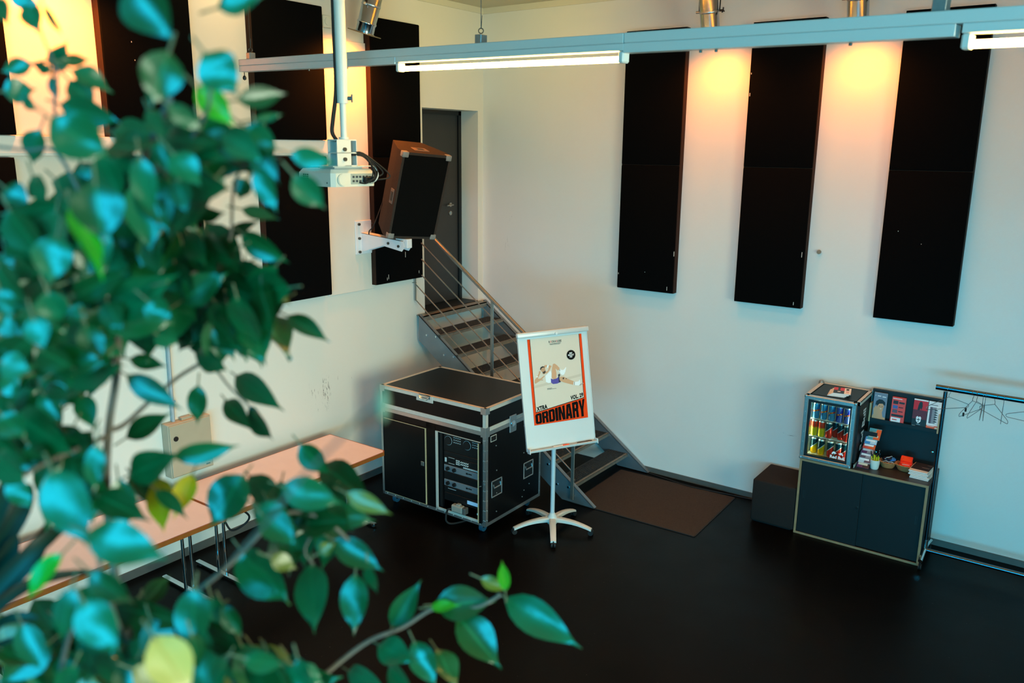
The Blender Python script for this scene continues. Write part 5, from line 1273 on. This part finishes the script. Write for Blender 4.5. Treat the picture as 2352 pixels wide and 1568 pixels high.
L_ = '''65 10 87 77 46 t .8|102 15 144 84 17 d .8|-20 -5 20 55 45 t .8|20 -10 95 12 40 t .8|125 160 152 97 42 t .85|140 140 210 137 26 t .85|72 147 0 165 38 t .85|118 158 72 150 26 d .85
8 210 84 205 52 t .85|50 222 87 255 26 d .85|118 175 130 232 22 t .85|165 162 262 210 42 g .85|160 185 220 250 52 t .85|140 240 285 283 62 t .85|118 272 258 372 100 T .66|92 298 70 380 48 d .85
300 -35 398 98 105 T .64|388 118 345 248 88 T .64|470 122 548 222 92 T .64|452 200 540 292 58 l .7|500 18 612 -12 52 t .68|545 230 662 214 46 t .75|385 240 470 305 42 t .7|340 250 375 320 40 t .72
380 315 505 330 60 d .75|430 340 520 368 52 t .75|515 300 602 372 62 t .75|560 290 642 350 56 T .78|585 275 652 262 20 t .8|580 340 642 425 52 t .78|668 352 775 378 44 T .78|675 402 748 482 58 T .78
568 412 545 458 42 d .9|588 385 636 492 46 T .78|555 480 642 505 29 t .95|440 488 514 493 42 d .85|515 542 602 505 26 d .95|555 535 660 608 50 t .95|540 602 657 664 40 d .95|525 708 628 682 56 t .95
430 535 470 612 52 d .88|478 540 530 612 46 d .9|415 692 522 625 66 t .88|600 720 674 822 58 t 1|660 725 757 782 40 g 1|530 720 603 842 60 t 1|560 720 632 780 46 o 1|495 730 540 832 46 t .95|450 810 522 852 50 d .95
541 862 647 940 56 d 1.05|518 918 577 987 44 g 1.05|573 935 630 1010 42 d 1.05|455 885 452 977 42 d 1.05|292 862 418 942 50 T .9|298 824 386 842 34 t .95|290 1005 393 945 46 d 1|295 1092 415 1040 72 d .88|400 1048 552 1024 46 t .9
95 905 232 865 52 d .85|40 950 162 1048 92 d .8|185 905 216 987 46 g .9|65 1020 122 1074 60 t .8|118 1080 205 1258 95 T .66|222 1020 214 1138 42 T .72|220 1135 337 1192 62 d .85|0 900 52 868 40 t .8|0 832 72 852 60 T .72|-10 760 30 722 56 T .7
200 1222 382 1284 92 T .64|205 1312 306 1392 56 T .68|190 1380 272 1502 82 T .64|165 1350 134 1482 52 T .68|142 1272 54 1378 44 l .75|250 1385 442 1442 60 d .85|352 1462 445 1605 92 p .66|330 1385 393 1318 42 g 1
365 1096 374 1222 56 y .95|442 1088 398 1192 46 y .95|358 1124 432 1188 32 g .93|560 1092 476 1212 88 t .95|590 1160 682 1216 52 T .9|648 1116 788 1158 70 T .92|690 1020 758 1092 50 d 1.05|795 1132 900 1182 40 o .95|690 1202 792 1196 62 d .95
600 1180 682 1252 62 T .88|553 1262 668 1388 84 t .95|622 1280 682 1306 38 o .9|715 1293 718 1452 72 g 1|816 1318 812 1460 60 t 1|765 1240 882 1312 56 t 1|735 1268 768 1248 30 o .95|845 1300 863 1367 28 d 1|900 1440 967 1332 50 t 1.15
1000 1388 1140 1380 72 T 1.15|988 1394 1058 1390 24 l 1.13|1104 1328 1166 1356 28 o 1.15|1160 1357 1153 1285 26 l 1.15|1160 1372 1334 1487 72 t 1.15|1050 1414 1152 1536 74 t 1.15|870 1480 952 1522 60 t 1.1|950 1472 1002 1582 56 t 1.1|1002 1490 1057 1584 48 g 1.12|895 1530 947 1592 46 d 1.1|800 1540 882 1582 50 d 1.1
512 1388 556 1468 38 T .9|485 1370 512 1442 42 t .9|560 1530 705 1572 74 d .9|680 1530 745 1575 44 t .95|580 1490 632 1522 36 g .95|430 1440 562 1502 52 d .9|450 1500 540 1568 60 d .9
75 405 102 462 46 t .8|10 430 66 472 56 g .8|20 490 167 465 38 d .8|5 525 112 510 46 t .8|165 472 243 622 56 l .66|218 418 238 565 105 T .64|300 460 306 572 42 d .85|350 428 363 518 42 T .75|402 488 338 602 84 d .85|130 540 108 658 78 T .68|215 560 188 642 56 t .72
30 610 96 630 52 d .8|165 645 224 625 26 g .8|30 655 87 687 42 g .8|-5 660 22 742 48 T .7|75 728 102 802 52 T .66|108 670 142 742 62 t .75|160 700 197 742 42 t .8|245 690 278 762 52 t .8|338 690 397 737 54 T .78|290 630 332 662 36 g .85|355 765 412 792 42 t .85
320 360 347 502 54 T .72|395 350 462 427 62 T .72|270 330 322 412 48 d .78|408 408 427 492 46 T .74|365 320 392 402 46 t .74|470 375 560 395 40 t .8|440 560 505 640 55 d .9|400 600 440 690 60 d .88|320 570 375 660 60 d .86|250 560 300 650 55 d .82
180 780 245 860 55 t .8|90 800 170 850 60 t .75|20 780 80 840 60 t .75|130 850 210 800 50 t .78|0 950 60 1010 60 t .75|-10 1040 55 1120 60 t .75|20 1100 75 1170 46 t .78|150 990 215 1050 60 d .85|470 770 560 800 45 d .95|620 650 668 700 30 o .95'''
for ln in L_.replace('\n', '|').split('|'):
    v = ln.split(); leaf(*[float(x) for x in v[:5]], v[5], float(v[6]))
# denser leaves deeper inside the crown
def inside(x, y, pg):
    c = False; n = len(pg)
    for i in range(n):
        x1, y1 = pg[i]; x2, y2 = pg[i-1]
        if (y1 > y) != (y2 > y) and x < (x2-x1)*(y-y1)/(y2-y1)+x1: c = not c
    return c
def fill(pg, n, d0, d1, types, l0=70, l1=130):
    xs_ = [p[0] for p in pg]; ys_ = [p[1] for p in pg]; k = 0
    while k < n:
        x, y = r7.uniform(min(xs_), max(xs_)), r7.uniform(min(ys_), max(ys_))
        if not inside(x, y, pg): continue
        a = r7.gauss(1.25, .9); l = r7.uniform(l0, l1)
        dx, dy = math.cos(a)*l/2, math.sin(a)*l/2
        leaf(x-dx, y-dy, x+dx, y+dy, l*r7.uniform(.42, .55), r7.choice(types), r7.uniform(d0, d1)); k += 1
fill([(0, 470), (60, 480), (150, 440), (290, 390), (400, 400), (440, 470), (440, 640), (330, 760), (120, 790), (0, 840)], 95, .78, 1.05, 'dddgtt', 90, 175)
fill([(300, 300), (600, 310), (620, 380), (560, 390), (430, 420), (300, 400)], 26, .76, 1.0, 'ddtg', 90, 160)
fill([(440, 540), (560, 600), (640, 690), (600, 740), (480, 800), (380, 760), (360, 640)], 34, .92, 1.12, 'dddgt', 90, 165)
fill([(0, 800), (200, 790), (240, 860), (150, 900), (90, 1080), (0, 1130)], 40, .8, 1.0, 'dddgt', 90, 170)
fill([(80, 1040), (250, 1010), (330, 1120), (330, 1190), (220, 1200), (120, 1150)], 18, .85, 1.0, 'ddg', 90, 160)
fill([(0, 1480), (130, 1430), (300, 1380), (500, 1420), (560, 1480), (720, 1540), (720, 1580), (0, 1600)], 62, .8, 1.05, 'dddddggto', 90, 170)
fill([(570, 1130), (800, 1100), (830, 1200), (760, 1280), (640, 1260)], 20, .95, 1.1, 'dddgt', 90, 150)
fill([(430, 560), (520, 600), (640, 660), (650, 760), (560, 800), (420, 790)], 16, .9, 1.05, 'ddgtt', 100, 165)
fill([(0, 560), (330, 560), (330, 820), (0, 900)], 22, .72, .9, 'tttdg', 110, 180)
ficus = thing('weeping_fig', 'tall weeping fig with glossy green leaves and thin grey branches, nearest plant', 'potted plant', (5.55, -7.85, 2.0))
for k, b_ in LB.items():
    nm = {'foliage': 'foliage', 'young': 'young_foliage', 'yellow': 'yellow_foliage', 'pale': 'faded_foliage', 'olive': 'olive_foliage'}[k]
    o = b_.build(nm, LM[k], ficus, smooth=1.2, fixn=False)
    if k != 'foliage': o['label'] = {'young': 'bright green young leaves', 'yellow': 'yellow leaves among the green', 'pale': 'pale yellow leaf at the bottom', 'olive': 'olive brown-tipped leaves'}[k]
BARK = mat('grey_ficus_bark', '#6a6258', .75, noise=.25, nscale=40, bump=.2)
TWIG = mat('ficus_twig', '#6b6a4a', .65, noise=.2, nscale=60)
MBB['twig'].build('leaf_stalks', TWIG, ficus, fixn=False)
m = MB()
def br_(pts, r): m.tube(spline([at_d(*p) for p in pts], 4), [r*(1-.35*i/((len(pts)-1)*4)) for i in range((len(pts)-1)*4+1)], seg=7)
br_([(330, 1590, .95), (300, 1480, .95), (262, 1300, .92), (245, 1130, .92), (250, 985, .92), (268, 860, .92), (275, 700, .9), (285, 560, .88), (310, 430, .85), (350, 320, .8), (390, 230, .74)], .0050)
br_([(245, 990, .92), (285, 975, .95), (345, 920, .98), (410, 865, 1.0), (480, 820, 1.0), (560, 740, 1.0)], .0032)
br_([(248, 1000, .92), (180, 1030, .85), (110, 1060, .8), (40, 1100, .78)], .0030)
br_([(480, 820, 1.0), (520, 880, 1.03), (560, 920, 1.05), (580, 940, 1.05)], .0018)
br_([(275, 700, .9), (400, 650, .9), (500, 590, .93), (530, 540, .94), (535, 450, .9), (560, 380, .82), (640, 360, .79)], .0022)
br_([(285, 560, .88), (200, 470, .82), (130, 350, .82), (60, 345, .82), (-20, 335, .82)], .0022)
br_([(130, 350, .82), (125, 230, .84), (130, 160, .84), (100, 90, .82), (70, 0, .8)], .0018)
br_([(310, 430, .85), (420, 340, .78), (480, 240, .68), (470, 120, .66)], .0022)
br_([(345, 1590, .9), (310, 1500, .88), (275, 1440, .85), (240, 1340, .7), (215, 1230, .66)], .0026)
br_([(130, 1590, .85), (150, 1490, .78), (180, 1400, .68)], .0030)
br_([(330, 1540, .95), (420, 1390, .92), (500, 1320, .9), (560, 1265, .92), (650, 1180, .94), (740, 1190, .96), (800, 1240, 1.0)], .0030)
br_([(700, 1590, 1.05), (780, 1520, 1.1), (850, 1470, 1.12), (925, 1440, 1.14), (1000, 1396, 1.15), (1090, 1395, 1.15), (1150, 1365, 1.15)], .0034)
br_([(500, 1320, .9), (560, 1255, .68), (620, 1190, .52), (680, 1110, .48), (760, 1030, .45), (830, 955, .43), (885, 915, .42)], .0013)
br_([(740, 1190, .96), (700, 1260, .98), (720, 1295, 1.0)], .0016)
m.build('branches', BARK, ficus)
m = MB(); m.lathe([(0, -.008), (.002, -.005), (.003, .002), (.002, .008), (0, .013)], at_d(880, 935, .42), CU, 10); o = m.build('leaf_bud', mat('pale_leaf_bud', '#8f8a68', .6), ficus); o['label'] = 'pale unopened bud at the twig tip'
m = MB(); base = Vector((5.55, -7.85, 2.30)); m.tube(spline([base, base+Vector((.02, .04, .5)), at_d(360, 1760, .95), at_d(330, 1570, .95)]), [.017, .016, .015, .014, .013, .012, .012, .011, .011, .010, .010, .009, .008, .008, .007, .007, .006, .006, .005][:19], seg=10); m.tube(spline([base, base+Vector((.1, .05, .45)), at_d(800, 1750, 1.05), at_d(700, 1580, 1.05)]), .007, seg=8); m.build('trunk', BARK, ficus)
POT = mat('terracotta_grey_pot', '#5b5a58', .6, noise=.1)
m = MB(); m.lathe([(0, 0), (.13, 0), (.165, .28), (.178, .30), (.178, .33), (.160, .33), (.155, .30), (0, .295)], (5.55, -7.85, 2.0), seg=32); m.build('pot', POT, ficus)

# second plant with strap leaves at the lower left edge
DRM = leaf_mat('strap_leaf', '#062414', '#0d3a20', .55, .3, .03, .3, .1)
dr2 = thing('dracaena', 'dark plant with long strap leaves beside the weeping fig', 'potted plant', (5.02, -7.80, 2.0))
m = MB(); uvl = m.bm.loops.layers.uv.new('UVMap')
rt = at_d(-260, 1500, .95)
def strap(p0, p1, p2, w):
    pts = spline([at_d(*p0), at_d(*p1), at_d(*p2)], 8); n_ = len(pts); rows = []
    for i, p in enumerate(pts):
        t = i/(n_-1); d_ = (pts[min(i+1, n_-1)]-pts[max(i-1, 0)]).normalized(); s_ = d_.cross((CAM-p).normalized()); nn = s_.cross(d_)
        q = w*min(1, t*5+.4)*(1-t**3)**.8
        rows.append([m.bm.verts.new(p+s_*(q*k)+nn*(abs(k)*q*.35)) for k in (-1, 0, 1)])
    for A_, B_ in zip(rows, rows[1:]):
        for i in range(2):
            f = m.face((A_[i], A_[i+1], B_[i+1], B_[i]))
            for lp, (tt, kk) in zip(f.loops, ((0, i-1), (0, i), (1, i), (1, i-1))): lp[uvl].uv = (tt, kk)
for a in (((-160, 1480, .9), (20, 1210, .9), (70, 1110, .92), .015), ((-160, 1480, .9), (-20, 1200, .85), (60, 1020, .85), .012), ((-150, 1500, .9), (60, 1290, .9), (115, 1190, .95), .013), ((-160, 1500, .88), (70, 1270, .9), (175, 1190, .95), .010), ((-150, 1520, .85), (60, 1345, .9), (235, 1310, .95), .007), ((-150, 1520, .9), (-10, 1330, .9), (40, 1225, .9), .015), ((-120, 1560, .9), (40, 1480, .9), (140, 1560, .9), .011), ((-120, 1560, .9), (0, 1430, .85), (90, 1420, .85), .009)):
    strap(*a)
m.build('strap_leaves', DRM, dr2, smooth=1.2, fixn=False)
m = MB(); b0 = Vector((5.02, -7.80, 2.26)); m.tube(spline([b0, b0+Vector((0, .02, .4)), at_d(-160, 1640, .9), at_d(-155, 1480, .9)]), .012, seg=8); m.build('stem', BARK, dr2)
m = MB(); m.lathe([(0, 0), (.10, 0), (.13, .24), (.14, .25), (.14, .28), (.125, .28), (.12, .25), (0, .245)], (5.02, -7.80, 2.0), seg=32); m.build('pot', POT, dr2)

# ------------------------------------------------------------------ light
w = bpy.data.worlds.new('World'); SC.world = w; w.use_nodes = True
bg = w.node_tree.nodes['Background']; bg.inputs['Color'].default_value = (.28, 1, .9, 1); bg.inputs['Strength'].default_value = .17
def area(name, loc, target, sx, sy, col, power, spread=180):
    k_ = max(col)
    ld = bpy.data.lights.new(name, 'AREA'); ld.shape = 'RECTANGLE'; ld.size = sx; ld.size_y = sy; ld.color = [c/k_ for c in col]; ld.energy = power*k_; ld.spread = math.radians(spread)
    lo = bpy.data.objects.new(name, ld); COL.objects.link(lo); lo.location = loc
    lo.rotation_euler = (Vector(target)-Vector(loc)).to_track_quat('-Z', 'Y').to_euler(); return lo
# daylight: windows under the gallery and high behind it; the other areas are added fill
area('window_below_gallery', (7.2, -10.95, .95), (7.2, 0, .95), 6.5, 1.5, (.05, 2.9, 4.8), 120)
area('right_fill', (10.9, -6.5, 2.4), (0, -4.5, 1.7), 3.4, 3.0, (2.35, 2.7, 2.05), 60, 90)  # added unseen fill that lifts the lower left wall
area('window_behind_gallery', (7.6, -10.9, 4.2), (7, 0, 3), 3, 1.4, (.05, 2.45, 3.9), 60)
area('overhead_fill', (2.0, -3.6, 5.08), (1.8, -3.6, 0), .2, 4.6, (.38, .22, .07), 100)  # added warm fill over the tables and left wall, no fixture of its own
area('ceiling_fill', (4.0, -1.6, 4.95), (4.0, -1.6, 6), 4.5, .15, (1.4, .46, .01), 60)  # added unseen light thrown upwards to warm the ceiling and upper walls
area('corner_fill', (1.3, -1.3, 5.0), (0, 0, 4.4), .8, .15, (.3, .22, .03), 20)  # added fill for the top of the room corner, no lamp there
for i_, (lo, ld) in enumerate(LAMPS):
    c_ = (4.6, 1.05, .07) if i_ < 2 else (1.6, .37, .02)
    ld.energy = 40*c_[0]; ld.color = [v/c_[0] for v in c_]; ld.spot_size = math.radians(150); ld.spot_blend = 1; ld.shadow_soft_size = .07
SC.cycles.max_bounces = 8
SC.cycles.use_denoising = True
SC.cycles.sample_clamp_indirect = 6
SC.cycles.transparent_max_bounces = 12
